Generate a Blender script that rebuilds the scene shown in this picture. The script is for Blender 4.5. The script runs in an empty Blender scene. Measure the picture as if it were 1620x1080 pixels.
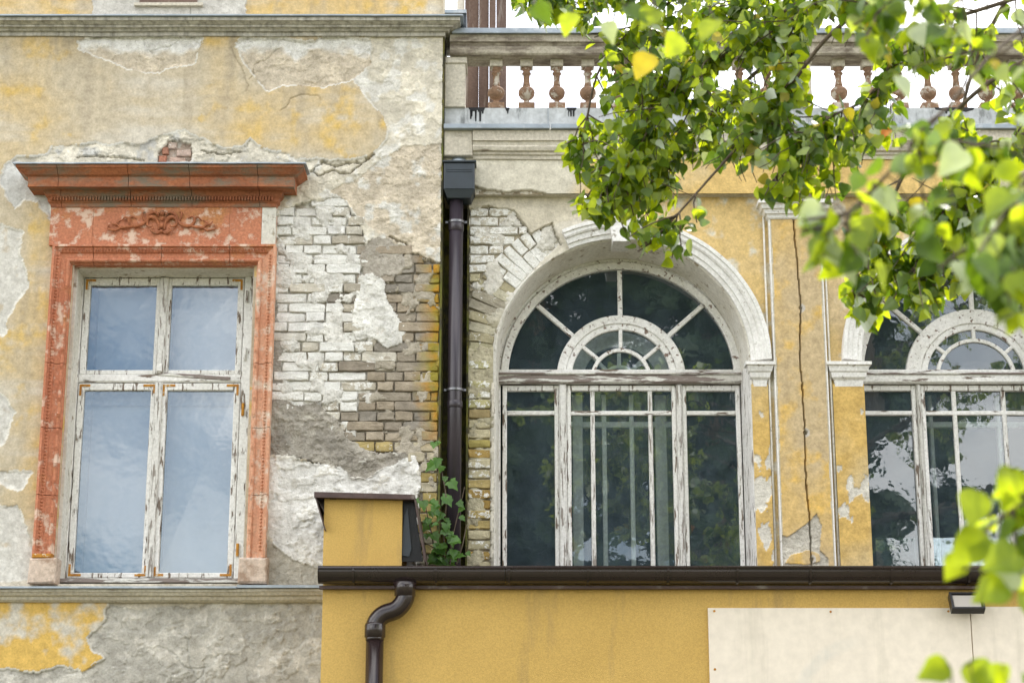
import bpy, math, random
import numpy as np
from mathutils import Vector, Matrix, noise as mn
random.seed(11); rng = np.random.default_rng(11)
R = math.radians
sc = bpy.context.scene
col = sc.collection

# ------------------------------------------------------------------ camera
F = 2985.0; TH = R(15.2); D = 13.85; EYE = 1.6      # focal length in photo pixels, pitch, distance to the facade, eye height
cam = bpy.data.cameras.new('camera'); camo = bpy.data.objects.new('camera', cam); col.objects.link(camo)
camo.location = (0, -D, EYE); camo.rotation_euler = (math.pi/2 + TH, 0, 0)
cam.sensor_width = 36; cam.lens = F/1620*36; cam.clip_end = 3000; cam.clip_start = 0.05
cam.dof.use_dof = True; cam.dof.focus_distance = 14.4; cam.dof.aperture_fstop = 3.2
sc.camera = camo

# ------------------------------------------------------------------ sky, sun, exposure
SUN_EL, SUN_AZ = R(52), R(158)      # azimuth from the wall's outward normal: the sun stands behind the house, a little to the right
w = bpy.data.worlds.new('World'); sc.world = w; w.use_nodes = True
nt = w.node_tree; nt.nodes.clear()
def N(nt, t, **k):
    n = nt.nodes.new(t)
    for a, b in k.items(): setattr(n, a, b)
    return n
wo = N(nt, 'ShaderNodeOutputWorld'); bg = N(nt, 'ShaderNodeBackground'); bg.inputs['Strength'].default_value = 0.12
sky = N(nt, 'ShaderNodeTexSky', sky_type='NISHITA'); sky.sun_disc = False
sky.sun_elevation = SUN_EL; sky.sun_rotation = R(180) - SUN_AZ; sky.dust_density = 1.5
tc = N(nt, 'ShaderNodeTexCoord'); mp = N(nt, 'ShaderNodeMapping'); mp.inputs['Scale'].default_value = (1.0, 1.0, 2.2)
cl = N(nt, 'ShaderNodeTexNoise'); cl.inputs['Scale'].default_value = 2.1; cl.inputs['Detail'].default_value = 9; cl.inputs['Roughness'].default_value = .55
rp = N(nt, 'ShaderNodeValToRGB'); rp.color_ramp.elements[0].position = .38; rp.color_ramp.elements[1].position = .60
mx = N(nt, 'ShaderNodeMix', data_type='RGBA'); mx.inputs[7].default_value = (16.0, 15.7, 15.2, 1)
nt.links.new(tc.outputs['Generated'], mp.inputs['Vector']); nt.links.new(mp.outputs[0], cl.inputs['Vector'])
nt.links.new(cl.outputs['Fac'], rp.inputs['Fac']); nt.links.new(rp.outputs['Color'], mx.inputs[0])
nt.links.new(sky.outputs[0], mx.inputs[6]); nt.links.new(mx.outputs[2], bg.inputs['Color']); nt.links.new(bg.outputs[0], wo.inputs[0])
sl = bpy.data.lights.new('sun', 'SUN'); sl.energy = 3.2; sl.angle = R(1.0); sl.color = (1, .95, .87)
so = bpy.data.objects.new('sun', sl); col.objects.link(so)
dirv = Vector((math.sin(SUN_AZ)*math.cos(SUN_EL), -math.cos(SUN_AZ)*math.cos(SUN_EL), math.sin(SUN_EL)))
so.rotation_euler = (-dirv).to_track_quat('-Z', 'Y').to_euler(); so.location = (6, 14, 20)
sc.view_settings.view_transform = 'Standard'; sc.view_settings.look = 'None'; sc.view_settings.gamma = 1
sc.view_settings.exposure = 1.12

# ------------------------------------------------------------------ measuring: a point of the photo on a real plane y = Y
CT, ST = math.cos(TH), math.sin(TH)
def at(px, py, Y):
    u = (px-810)/F; v = -(py-540)/F
    t = (Y+D)/(CT - v*ST)
    return Vector((u*t, Y, EYE + t*(ST + v*CT)))
def pz(py, Y): return at(810, py, Y).z
def pxx(px, py, Y): return at(px, py, Y).x
def proj(p):
    d = (p[0], p[1]+D, p[2]-EYE)
    zc = d[1]*CT + d[2]*ST; yc = -d[1]*ST + d[2]*CT
    return 810 + F*d[0]/zc, 540 - F*yc/zc, zc
def P2(lst, Y): return [(at(a, b, Y).x, at(a, b, Y).z) for a, b in lst]

# ------------------------------------------------------------------ noise on arrays
def vnoise(x, y, seed):
    r = np.random.default_rng(seed).random((256, 256))
    xi = np.floor(x).astype(int); yi = np.floor(y).astype(int)
    fx = x-xi; fy = y-yi; fx = fx*fx*(3-2*fx); fy = fy*fy*(3-2*fy)
    a = r[xi & 255, yi & 255]; b = r[(xi+1) & 255, yi & 255]; c = r[xi & 255, (yi+1) & 255]; d = r[(xi+1) & 255, (yi+1) & 255]
    return (a*(1-fx)+b*fx)*(1-fy) + (c*(1-fx)+d*fx)*fy
def fbm(x, y, s, seed=1, oct=4):
    o = np.zeros_like(x); amp = 1; tot = 0; s = float(s)
    for k in range(oct):
        o += amp*vnoise(x*s+17.3*k, y*s-9.1*k, seed+k); tot += amp; amp *= .5; s *= 2.03
    return o/tot
def inside(poly, X, Z):
    res = np.zeros(X.shape, bool); n = len(poly)
    for i in range(n):
        x1, z1 = poly[i]; x2, z2 = poly[(i+1) % n]
        if z1 == z2: continue
        c = ((Z < z1) != (Z < z2)) & (X < (x2-x1)*(Z-z1)/(z2-z1)+x1)
        res ^= c
    return res
def inpoly(poly, x, z):
    r = False; n = len(poly)
    for i in range(n):
        x1, z1 = poly[i]; x2, z2 = poly[(i+1) % n]
        if (z < z1) != (z < z2) and x < (x2-x1)*(z-z1)/(z2-z1)+x1: r = not r
    return r
def segdist(path, X, Z):
    d = np.full(X.shape, 9.0)
    for (x1, z1), (x2, z2) in zip(path, path[1:]):
        dx, dz = x2-x1, z2-z1; L = dx*dx+dz*dz+1e-9
        t = np.clip(((X-x1)*dx+(Z-z1)*dz)/L, 0, 1)
        d = np.minimum(d, np.hypot(X-x1-t*dx, Z-z1-t*dz))
    return d

# ------------------------------------------------------------------ materials
def newmat(name):
    m = bpy.data.materials.new(name); m.use_nodes = True
    nt = m.node_tree; b = nt.nodes['Principled BSDF']
    return m, nt, b
def c4(c): return (c[0], c[1], c[2], 1)
def noise(nt, vec, scale, detail=5, rough=.55):
    n = N(nt, 'ShaderNodeTexNoise'); n.inputs['Scale'].default_value = scale; n.inputs['Detail'].default_value = detail; n.inputs['Roughness'].default_value = rough
    nt.links.new(vec, n.inputs['Vector']); return n.outputs['Fac']
def ramp(nt, fac, a, b):
    r = N(nt, 'ShaderNodeMapRange'); r.inputs[1].default_value = a; r.inputs[2].default_value = b; r.clamp = True
    nt.links.new(fac, r.inputs[0]); return r.outputs[0]
def mixc(nt, fac, a, b, mode='MIX'):
    m = N(nt, 'ShaderNodeMix', data_type='RGBA', blend_type=mode)
    for s, v in ((0, fac), (6, a), (7, b)):
        if isinstance(v, tuple): m.inputs[s].default_value = c4(v)
        elif isinstance(v, (int, float)): m.inputs[s].default_value = v
        else: nt.links.new(v, m.inputs[s])
    return m.outputs[2]
def math_(nt, op, a, b):
    m = N(nt, 'ShaderNodeMath', operation=op)
    for i, v in enumerate((a, b)):
        if isinstance(v, (int, float)): m.inputs[i].default_value = v
        else: nt.links.new(v, m.inputs[i])
    return m.outputs[0]
def bump(nt, b, h, strength, dist=.01):
    n = N(nt, 'ShaderNodeBump'); n.inputs['Distance'].default_value = dist
    if isinstance(strength, (int, float)): n.inputs['Strength'].default_value = strength
    else: nt.links.new(strength, n.inputs['Strength'])
    nt.links.new(h, n.inputs['Height']); nt.links.new(n.outputs[0], b.inputs['Normal'])
def pos(nt, stretch=(1, 1, 1)):
    g = N(nt, 'ShaderNodeNewGeometry')
    if stretch == (1, 1, 1): return g.outputs['Position']
    m = N(nt, 'ShaderNodeMapping'); m.inputs['Scale'].default_value = stretch
    nt.links.new(g.outputs['Position'], m.inputs['Vector']); return m.outputs[0]

def worn(name, c1, c2, c3=None, s=3, thr=.6, ts=9, rough=.85, bmp=.4, bs=60, stretch=(1, 1, 1), spec=.3, fine=.25, soft=.02, metal=0, c4_=None, thr4=.62, s4=2.0, stretch4=(1, 1, 1)):
    m, nt, b = newmat(name); p = pos(nt, stretch)
    c = mixc(nt, ramp(nt, noise(nt, p, s, 6), .35, .65), c1, c2)
    h = noise(nt, pos(nt), bs, 6, .65)
    if c4_:
        c = mixc(nt, ramp(nt, noise(nt, pos(nt, stretch4), s4, 8, .6), thr4-.06, thr4+.06), c, c4_)
    c = mixc(nt, fine, c, mixc(nt, ramp(nt, noise(nt, pos(nt), bs*.7, 3), .3, .7), (.35, .33, .3), (1.35, 1.35, 1.35)), 'MULTIPLY')
    if c3:
        k = ramp(nt, noise(nt, p, ts, 8, .62), thr-soft, thr+soft)
        c = mixc(nt, k, c, c3)
        h = math_(nt, 'SUBTRACT', h, math_(nt, 'MULTIPLY', k, .8))
    nt.links.new(c, b.inputs['Base Color']); b.inputs['Roughness'].default_value = rough
    b.inputs['Specular IOR Level'].default_value = spec; b.inputs['Metallic'].default_value = metal
    bump(nt, b, h, bmp, .008)
    return m

M = {}
def layer_mat():
    m, nt, b = newmat('weathered_plaster_layers')
    a = N(nt, 'ShaderNodeAttribute', attribute_name='base')
    p = pos(nt)
    f1 = noise(nt, p, 55, 6, .65); f2 = noise(nt, p, 16, 6, .6)
    c = mixc(nt, .55, a.outputs['Color'], mixc(nt, ramp(nt, f2, .3, .7), (.62, .60, .57), (1.25, 1.25, 1.25)), 'MULTIPLY')
    c = mixc(nt, .5, c, mixc(nt, ramp(nt, f1, .3, .7), (.65, .64, .62), (1.22, 1.22, 1.22)), 'MULTIPLY')
    pit_shade = math_(nt, 'MULTIPLY', ramp(nt, noise(nt, p, 34, 8, .7), .60, .68), math_(nt, 'MULTIPLY', a.outputs['Alpha'], 1.0))
    c = mixc(nt, pit_shade, c, (.16, .14, .11))  # dark specks: dirt, and the shade of small cavities painted as colour
    nt.links.new(c, b.inputs['Base Color']); b.inputs['Roughness'].default_value = .92; b.inputs['Specular IOR Level'].default_value = .15
    bump(nt, b, math_(nt, 'ADD', f1, math_(nt, 'MULTIPLY', f2, 2.0)), a.outputs['Alpha'], .02)
    return m
M['layers'] = layer_mat()
def brick_mat():
    m, nt, b = newmat('old_brick')
    o = N(nt, 'ShaderNodeObjectInfo'); p = pos(nt)
    f1 = noise(nt, p, 70, 6, .7); f2 = noise(nt, p, 13, 7, .62)
    c = mixc(nt, .6, o.outputs['Color'], mixc(nt, ramp(nt, f2, .3, .7), (.55, .53, .5), (1.3, 1.28, 1.25)), 'MULTIPLY')
    k = math_(nt, 'GREATER_THAN', math_(nt, 'ADD', o.outputs['Alpha'], -.02), noise(nt, p, 22, 8, .7))
    k2 = math_(nt, 'MULTIPLY', k, ramp(nt, f1, .25, .5))
    c = mixc(nt, k2, c, (.76, .75, .71))
    sp = N(nt, 'ShaderNodeSeparateXYZ'); nt.links.new(p, sp.inputs[0])
    xx = math_(nt, 'ADD', sp.outputs[0], math_(nt, 'MULTIPLY', math_(nt, 'SUBTRACT', noise(nt, p, 5, 5), .5), .28))
    k3 = math_(nt, 'MULTIPLY', ramp(nt, xx, EDGE-.19, EDGE-.04), math_(nt, 'MULTIPLY', ramp(nt, sp.outputs[2], STZ0, STZ0+.3), math_(nt, 'LESS_THAN', sp.outputs[0], EDGE+.02)))
    lich = mixc(nt, ramp(nt, noise(nt, p, 8, 5), .4, .6), (.46, .235, .025), (.30, .25, .04))
    c = mixc(nt, math_(nt, 'MULTIPLY', k3, .95), c, lich)
    c = mixc(nt, .4, c, mixc(nt, ramp(nt, f1, .3, .7), (.6, .6, .58), (1.25, 1.25, 1.25)), 'MULTIPLY')
    nt.links.new(c, b.inputs['Base Color']); b.inputs['Roughness'].default_value = .93; b.inputs['Specular IOR Level'].default_value = .15
    bump(nt, b, math_(nt, 'ADD', f1, f2), .6, .012)
    return m
EDGE = pxx(697, 400, 0); STZ0 = pz(720, 0)
M['brick'] = brick_mat()
WOOD = (.17, .13, .10)
M['paint_v'] = worn('peeling_white_paint_upright', (.83, .82, .80), (.73, .72, .68), WOOD, s=4, thr=.585, ts=34, stretch=(1, 1, .16), bs=70, bmp=.5, rough=.6)
M['paint_vh'] = worn('heavily_peeling_paint_upright', (.76, .75, .72), (.62, .61, .57), (.27, .24, .21), s=4, thr=.56, ts=55, stretch=(1, 1, .09), bs=70, bmp=.6, rough=.7)
M['paint_h'] = worn('peeling_white_paint_level', (.83, .82, .80), (.73, .72, .68), WOOD, s=4, thr=.60, ts=26, stretch=(.16, 1, 1), bs=70, bmp=.5, rough=.6)
M['paint_hh'] = worn('heavily_peeling_paint_level', (.72, .71, .67), (.6, .58, .53), (.23, .19, .17), s=4, thr=.485, ts=24, stretch=(.13, 1, 1), bs=70, bmp=.6, rough=.7)
M['paint_c'] = worn('peeling_white_paint_curved', (.83, .82, .80), (.74, .73, .69), (.2, .14, .11), s=4, thr=.60, ts=24, bs=70, bmp=.5, rough=.6)
M['inner_blue'] = worn('shaded_inner_casement_paint', (.20, .25, .33), (.17, .22, .30), s=3, bmp=.1, rough=.6)  # dark blue-grey carries the inner frame's shadow in its colour
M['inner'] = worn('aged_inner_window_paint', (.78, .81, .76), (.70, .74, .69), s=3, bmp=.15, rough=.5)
M['terracotta'] = worn('weathered_red_terracotta', (.53, .215, .12), (.45, .165, .09), (.66, .48, .37), s=5, thr=.575, ts=10, bs=75, bmp=.5, rough=.8, soft=.05, c4_=(.50, .22, .09), s4=3.2, thr4=.6, fine=.4)
M['terracotta_pale'] = worn('faded_pink_terracotta', (.66, .37, .24), (.58, .28, .17), (.68, .60, .50), s=5, thr=.60, ts=8, bs=75, bmp=.5, rough=.85, soft=.08, fine=.35)
M['plinth_pink'] = worn('stained_plinth_render', (.64, .52, .43), (.56, .45, .36), (.36, .25, .18), s=7, thr=.56, ts=8, bs=60, bmp=.6, soft=.08, fine=.4)
M['terracotta_dark'] = worn('sooty_terracotta', (.44, .165, .075), (.31, .115, .06), (.21, .165, .12), s=6, thr=.54, ts=7, bs=75, bmp=.5, stretch=(.4, 1, 1), rough=.85, soft=.07, fine=.4)
M['stone'] = worn('grey_moulded_render', (.60, .56, .47), (.50, .46, .38), (.26, .22, .17), s=5, thr=.655, ts=14, bs=60, bmp=.5, stretch=(.35, 1, 1.2), soft=.05, fine=.35)
M['stone_grime_shade'] = worn('grimy_shaded_render', (.46, .42, .34), (.36, .32, .25), (.17, .14, .11), s=5, thr=.56, ts=9, bs=60, bmp=.6, stretch=(.4, 1, 1.2), soft=.08, fine=.4)  # grime, with the shade under the handrail also put into the colour
M['stone_streak'] = worn('rain_streaked_cornice', (.56, .54, .48), (.44, .42, .37), (.15, .14, .115), s=6, thr=.62, ts=20, bs=60, bmp=.35, stretch=(1.1, 1, .12), soft=.16, fine=.3)
M['stucco_white'] = worn('white_stucco_moulding', (.80, .79, .77), (.70, .69, .66), (.35, .32, .27), s=5, thr=.655, ts=18, bs=70, bmp=.4, soft=.03)
M['reveal'] = worn('cream_plaster_reveal', (.74, .72, .66), (.63, .60, .52), (.33, .28, .2), s=4, thr=.63, ts=14, bs=60, bmp=.5, soft=.04)
M['ochre'] = worn('ochre_roughcast_render', (.62, .41, .125), (.56, .365, .105), s=1.6, bs=150, bmp=.6, fine=.22, c4_=(.43, .295, .11), thr4=.635, s4=2.6, stretch4=(1.6, 1, .22))
M['board'] = worn('cream_sheet_board', (.80, .72, .615), (.775, .695, .595), s=1.5, bs=20, bmp=.06, rough=.55, fine=.12, c4_=(.71, .64, .54), thr4=.62, s4=5, stretch4=(1.5, 1, .12))
def board_mat():
    m = M['board']; nt = m.node_tree; b = nt.nodes['Principled BSDF']; src = b.inputs['Base Color'].links[0].from_socket
    ce = at(1378, 1132, -.92); p = pos(nt); sub = N(nt, 'ShaderNodeVectorMath', operation='SUBTRACT'); sub.inputs[1].default_value = ce
    nt.links.new(p, sub.inputs[0]); ln = N(nt, 'ShaderNodeVectorMath', operation='LENGTH'); nt.links.new(sub.outputs[0], ln.inputs[0])
    d = math_(nt, 'ABSOLUTE', math_(nt, 'SUBTRACT', ln.outputs['Value'], .50), 0)
    k = math_(nt, 'SUBTRACT', 1.0, ramp(nt, d, .02, .06)); sx = N(nt, 'ShaderNodeSeparateXYZ'); nt.links.new(sub.outputs[0], sx.inputs[0])
    k = math_(nt, 'MULTIPLY', k, math_(nt, 'SUBTRACT', 1.0, ramp(nt, sx.outputs[0], -.25, .02)))
    k = math_(nt, 'MULTIPLY', k, math_(nt, 'MULTIPLY', noise(nt, p, 20, 5), .5))
    nt.links.new(mixc(nt, k, src, (.52, .53, .50)), b.inputs['Base Color'])
board_mat()
M['zinc'] = worn('grey_zinc_sheet', (.36, .41, .46), (.28, .32, .36), (.5, .52, .54), s=4, thr=.62, ts=7, bs=30, bmp=.1, rough=.42, spec=.5, soft=.08, fine=.15, metal=.35)
M['zinc_plinth'] = worn('weathered_zinc_coating', (.53, .55, .56), (.40, .42, .43), (.20, .21, .21), s=8, thr=.62, ts=14, bs=40, bmp=.15, stretch=(1, 1, .3), rough=.6, soft=.06, fine=.3)
M['brown_metal'] = worn('dark_brown_painted_steel', (.026, .016, .015), (.020, .012, .012), s=3, bs=25, bmp=.03, rough=.2, spec=.6, fine=.1)
M['brown_flashing'] = worn('dusty_brown_flashing', (.10, .065, .06), (.07, .045, .042), (.22, .19, .17), s=5, thr=.64, ts=9, bs=40, bmp=.15, rough=.5, soft=.08)
M['pipe'] = worn('plum_brown_pipe', (.040, .031, .040), (.031, .025, .032), s=3, bs=20, bmp=.03, rough=.32, spec=.5, fine=.1)
M['hopper'] = worn('blue_grey_painted_hopper', (.035, .046, .058), (.026, .034, .043), s=4, bs=25, bmp=.05, rough=.42, spec=.5, fine=.12)
M['steel'] = worn('dull_steel', (.22, .22, .23), (.16, .16, .17), s=9, bs=50, bmp=.1, rough=.4, metal=.8)
M['rust'] = worn('rusty_iron', (.55, .26, .035), (.36, .15, .03), (.6, .5, .35), s=25, thr=.6, ts=30, bs=80, bmp=.5)
M['tar'] = worn('black_tar', (.012, .012, .013), (.02, .02, .02), s=9, bs=40, bmp=.2, rough=.3)
M['baluster'] = worn('flaking_terracotta_baluster', (.30, .185, .115), (.21, .13, .085), (.50, .45, .38), s=9, thr=.575, ts=13, bs=80, bmp=.6, soft=.04, fine=.4)
M['timber'] = worn('weathered_brown_boarding', (.20, .14, .115), (.145, .10, .085), (.33, .28, .25), s=6, thr=.62, ts=14, bs=60, bmp=.4, stretch=(1, 1, .15), soft=.06)
M['felt'] = worn('dark_roofing_felt', (.05, .05, .05), (.035, .035, .035), s=4, bs=60, bmp=.4)
M['slot'] = worn('dark_mossy_plaster', (.075, .065, .04), (.045, .042, .025), (.17, .15, .03), s=4, thr=.56, ts=7, bs=50, bmp=.7, soft=.08, c4_=(.11, .12, .02), thr4=.55, s4=5)  # dark base with yellow-green moss patches
M['plain'] = worn('plain_old_plaster', (.5, .44, .32), (.44, .38, .27), (.6, .58, .52), s=2, thr=.6, ts=4, bs=60, bmp=.5)
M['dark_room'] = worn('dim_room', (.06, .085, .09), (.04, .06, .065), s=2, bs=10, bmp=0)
M['blind'] = worn('pale_blue_blind', (.36, .42, .52), (.28, .34, .44), s=1.6, bs=30, bmp=.03, rough=.8, fine=.03)
M['bark'] = worn('grey_brown_bark', (.13, .10, .07), (.08, .06, .045), s=20, bs=60, bmp=.6)
M['pine_bark'] = worn('orange_pine_bark', (.30, .15, .07), (.17, .09, .05), s=6, bs=30, bmp=.8)
M['ground'] = worn('worn_grass_yard', (.09, .10, .045), (.14, .125, .08), s=.4, bs=5, bmp=.5)

def glass(name, refl, tint=(.9, .95, .97), dust_haze=.03, wav=.5):
    m, nt, b = newmat(name); nt.nodes.remove(b); out = nt.nodes['Material Output']
    p = pos(nt); g = N(nt, 'ShaderNodeBsdfGlossy'); g.inputs['Roughness'].default_value = .015; g.inputs['Color'].default_value = (.93, .97, 1, 1)
    bn = N(nt, 'ShaderNodeBump'); bn.inputs['Strength'].default_value = wav; bn.inputs['Distance'].default_value = .004
    nt.links.new(noise(nt, p, 4.5, 3, .5), bn.inputs['Height']); nt.links.new(bn.outputs[0], g.inputs['Normal'])
    t = N(nt, 'ShaderNodeBsdfTransparent'); t.inputs['Color'].default_value = c4(tint)
    d = N(nt, 'ShaderNodeBsdfDiffuse'); d.inputs['Color'].default_value = (.40, .56, .68, 1)  # blue film: a little dust plus a teal haze painted into the glass
    f = N(nt, 'ShaderNodeFresnel'); f.inputs['IOR'].default_value = 1.5
    k = math_(nt, 'ADD', math_(nt, 'MULTIPLY', f.outputs[0], 1.6), refl)
    m1 = N(nt, 'ShaderNodeMixShader'); m2 = N(nt, 'ShaderNodeMixShader')
    nt.links.new(math_(nt, 'MULTIPLY', ramp(nt, noise(nt, p, 7, 8, .75), .1, .9), dust_haze*2), m1.inputs[0]); nt.links.new(t.outputs[0], m1.inputs[1]); nt.links.new(d.outputs[0], m1.inputs[2])
    nt.links.new(k, m2.inputs[0]); nt.links.new(m1.outputs[0], m2.inputs[1]); nt.links.new(g.outputs[0], m2.inputs[2])
    nt.links.new(m2.outputs[0], out.inputs[0]); return m
M['glass'] = glass('old_window_glass', .05, wav=.22, dust_haze=.08)
M['glass_cloudy'] = glass('dusty_window_glass', .12, dust_haze=.07, wav=.35)

def leaf_mat(name, top, under, trans, tw=.5, gloss=.32):
    m, nt, b = newmat(name); out = nt.nodes['Material Output']
    g = N(nt, 'ShaderNodeNewGeometry'); v = noise(nt, g.outputs['Position'], 9, 3)
    t = mixc(nt, .9, top, mixc(nt, ramp(nt, v, .3, .7), (.6, .62, .6), (1.5, 1.4, 1.2)), 'MULTIPLY')
    c = mixc(nt, g.outputs['Backfacing'], t, under)
    nt.links.new(c, b.inputs['Base Color']); b.inputs['Roughness'].default_value = gloss; b.inputs['Specular IOR Level'].default_value = .45
    tr = N(nt, 'ShaderNodeBsdfTranslucent'); nt.links.new(mixc(nt, .9, trans, mixc(nt, ramp(nt, noise(nt, g.outputs['Position'], 14, 3), .3, .7), (.45, .5, .5), (1.3, 1.25, 1.2)), 'MULTIPLY'), tr.inputs['Color'])
    ms = N(nt, 'ShaderNodeMixShader'); ms.inputs[0].default_value = tw
    nt.links.new(b.outputs[0], ms.inputs[1]); nt.links.new(tr.outputs[0], ms.inputs[2]); nt.links.new(ms.outputs[0], out.inputs[0]); return m
M['leaf'] = leaf_mat('poplar_leaf', (.115, .20, .010), (.30, .38, .17), (.60, .72, .014), .56)
M['leaf_dark'] = leaf_mat('dark_poplar_leaf', (.042, .095, .010), (.17, .24, .09), (.20, .33, .012), .42)
M['leaf_pale'] = leaf_mat('pale_felted_leaf', (.42, .50, .36), (.52, .58, .48), (.55, .66, .20), .3)
M['leaf_yellow'] = leaf_mat('yellowing_poplar_leaf', (.50, .42, .03), (.5, .45, .12), (.62, .50, .03))
M['leaf_orange'] = leaf_mat('orange_dying_leaf', (.5, .16, .02), (.45, .2, .06), (.7, .25, .02))
M['ivy'] = leaf_mat('ivy_leaf', (.07, .17, .035), (.14, .25, .08), (.25, .48, .06), .4)
M['needles'] = leaf_mat('pine_needles', (.03, .065, .018), (.03, .065, .018), (.05, .1, .02), .25, .6)

# ------------------------------------------------------------------ mesh building
class MB:
    def __init__(s): s.v = []; s.f = []
    def add(s, vs, fs):
        o = len(s.v); s.v += [tuple(v) for v in vs]; s.f += [tuple(i+o for i in f) for f in fs]; return s
    def box(s, x0, x1, y0, y1, z0, z1, ch=0):
        if x0 > x1: x0, x1 = x1, x0
        if z0 > z1: z0, z1 = z1, z0
        return s.obox(Vector(((x0+x1)/2, 0, (z0+z1)/2)), Vector((1, 0, 0)), x1-x0, z1-z0, y0, y1, ch)
    def obox(s, c, ax, L, W, y0, y1, ch=0, jit=0):
        az = Vector((-ax.z, 0, ax.x)); vs = []
        def ringv(l, w_, y):
            for a, b in ((-1, -1), (1, -1), (1, 1), (-1, 1)):
                j = (lambda: random.uniform(-jit, jit))
                p = c + ax*(a*l/2 + j()) + az*(b*w_/2 + j()*.7); vs.append((p.x, y + (j()*.6 if y != y1 else 0), p.z))
        ringv(L, W, y1)
        if ch: ringv(L, W, y0+ch); ringv(L-2*ch, W-2*ch, y0)
        else: ringv(L, W, y0)
        k = len(vs)//4; fs = [(3, 2, 1, 0)]
        for r in range(k-1):
            for i in range(4): fs.append((r*4+i, r*4+(i+1) % 4, r*4+4+(i+1) % 4, r*4+4+i))
        fs.append(tuple((k-1)*4+i for i in range(4)))
        return s.add(vs, fs)
    def bar(s, p, q, w, y0, y1, ch=0):
        p = Vector((p[0], 0, p[1])); q = Vector((q[0], 0, q[1])); d = q-p
        return s.obox((p+q)/2, d.normalized(), d.length, w, y0, y1, ch)
    def prism(s, poly, y0, y1):
        n = len(poly); vs = [(x, y0, z) for x, z in poly] + [(x, y1, z) for x, z in poly]
        fs = [tuple(range(n)), tuple(range(2*n-1, n-1, -1))] + [(i, i+n, (i+1) % n+n, (i+1) % n) for i in range(n)]
        return s.add(vs, fs)
    def ring(s, cx, cz, prof, a0, a1, n, closed=True, jit=0):
        k = len(prof); vs = []; fs = []
        for i in range(n+1):
            a = a0+(a1-a0)*i/n; ca, sa = math.cos(a), math.sin(a)
            for r, y in prof:
                j = jit*mn.noise((ca*r*5+cx, y*20, sa*r*5)) if jit else 0
                vs.append((cx+(r+j)*ca, y+j*.6, cz+(r+j)*sa))
        m = k if closed else k-1
        for i in range(n):
            for j in range(m): fs.append((i*k+j, i*k+(j+1) % k, (i+1)*k+(j+1) % k, (i+1)*k+j))
        if closed: fs += [tuple(range(k)), tuple(range(n*k+k-1, n*k-1, -1))]
        return s.add(vs, fs)
    def run(s, prof, x0, x1, yw, left=False, right=False, base=0, n=1, jit=0, yb=None):
        # moulding along x; prof = (projection from yw, z); ends return to the wall with a mitre where asked
        k = len(prof); cols = []
        yb = yw if yb is None else yb
        if left: cols.append([(x0-(p-base), yb, z) for p, z in prof])
        for i in range(n+1):
            t = i/n
            cc = []
            for p, z in prof:
                xa = x0-(p-base if left else 0); xb = x1+(p-base if right else 0)
                x = xa+(xb-xa)*t
                jj = jit*mn.noise((x*3.1, z*7, p*9)) if jit else 0
                jz = jit*mn.noise((x*2.3+9, z*3, p*9+4)) if jit else 0
                cc.append((x, yw-p+jj, z+jz))
            cols.append(cc)
        if right: cols.append([(x1+(p-base), yb, z) for p, z in prof])
        vs = [v for c in cols for v in c]; fs = []
        for i in range(len(cols)-1):
            for j in range(k): fs.append((i*k+j, i*k+(j+1) % k, (i+1)*k+(j+1) % k, (i+1)*k+j))
        q = len(cols)-1
        fs += [tuple(range(k)), tuple(range(q*k+k-1, q*k-1, -1))]
        return s.add(vs, fs)
    def tube(s, path, rad, n=10, cap=True):
        path = [Vector(p) for p in path]; m = len(path)
        if not hasattr(rad, '__len__'): rad = [rad]*m
        up = None; o = len(s.v)
        for i, p in enumerate(path):
            d = (path[min(i+1, m-1)]-path[max(i-1, 0)]).normalized()
            if up is None: up = d.orthogonal().normalized()
            up = (up-d*up.dot(d)); up = up.normalized() if up.length > 1e-5 else d.orthogonal().normalized()
            b = d.cross(up)
            for k in range(n):
                a = 2*math.pi*k/n; q = p+(up*math.cos(a)+b*math.sin(a))*rad[i]; s.v.append(tuple(q))
        for i in range(m-1):
            for k in range(n): s.f.append((o+i*n+k, o+i*n+(k+1) % n, o+(i+1)*n+(k+1) % n, o+(i+1)*n+k))
        if cap: s.f.append(tuple(o+k for k in range(n-1, -1, -1))); s.f.append(tuple(o+(m-1)*n+k for k in range(n)))
        return s
    def lathe(s, prof, c=(0, 0, 0), n=18):
        o = len(s.v); m = len(prof)
        for r, z in prof:
            for k in range(n):
                a = 2*math.pi*k/n; s.v.append((c[0]+r*math.cos(a), c[1]+r*math.sin(a), c[2]+z))
        for i in range(m-1):
            for k in range(n): s.f.append((o+i*n+k, o+i*n+(k+1) % n, o+(i+1)*n+(k+1) % n, o+(i+1)*n+k))
        s.f.append(tuple(o+k for k in range(n-1, -1, -1))); s.f.append(tuple(o+(m-1)*n+k for k in range(n)))
        return s
    def mesh(s, name, smooth=False):
        me = bpy.data.meshes.new(name); me.from_pydata(s.v, [], s.f)
        if smooth: me.polygons.foreach_set('use_smooth', [True]*len(me.polygons))
        me.update(); return me
    def build(s, name, mat, parent=None, smooth=False, **kw):
        return link(name, s.mesh(name, smooth), mat, parent, **kw)

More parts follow.
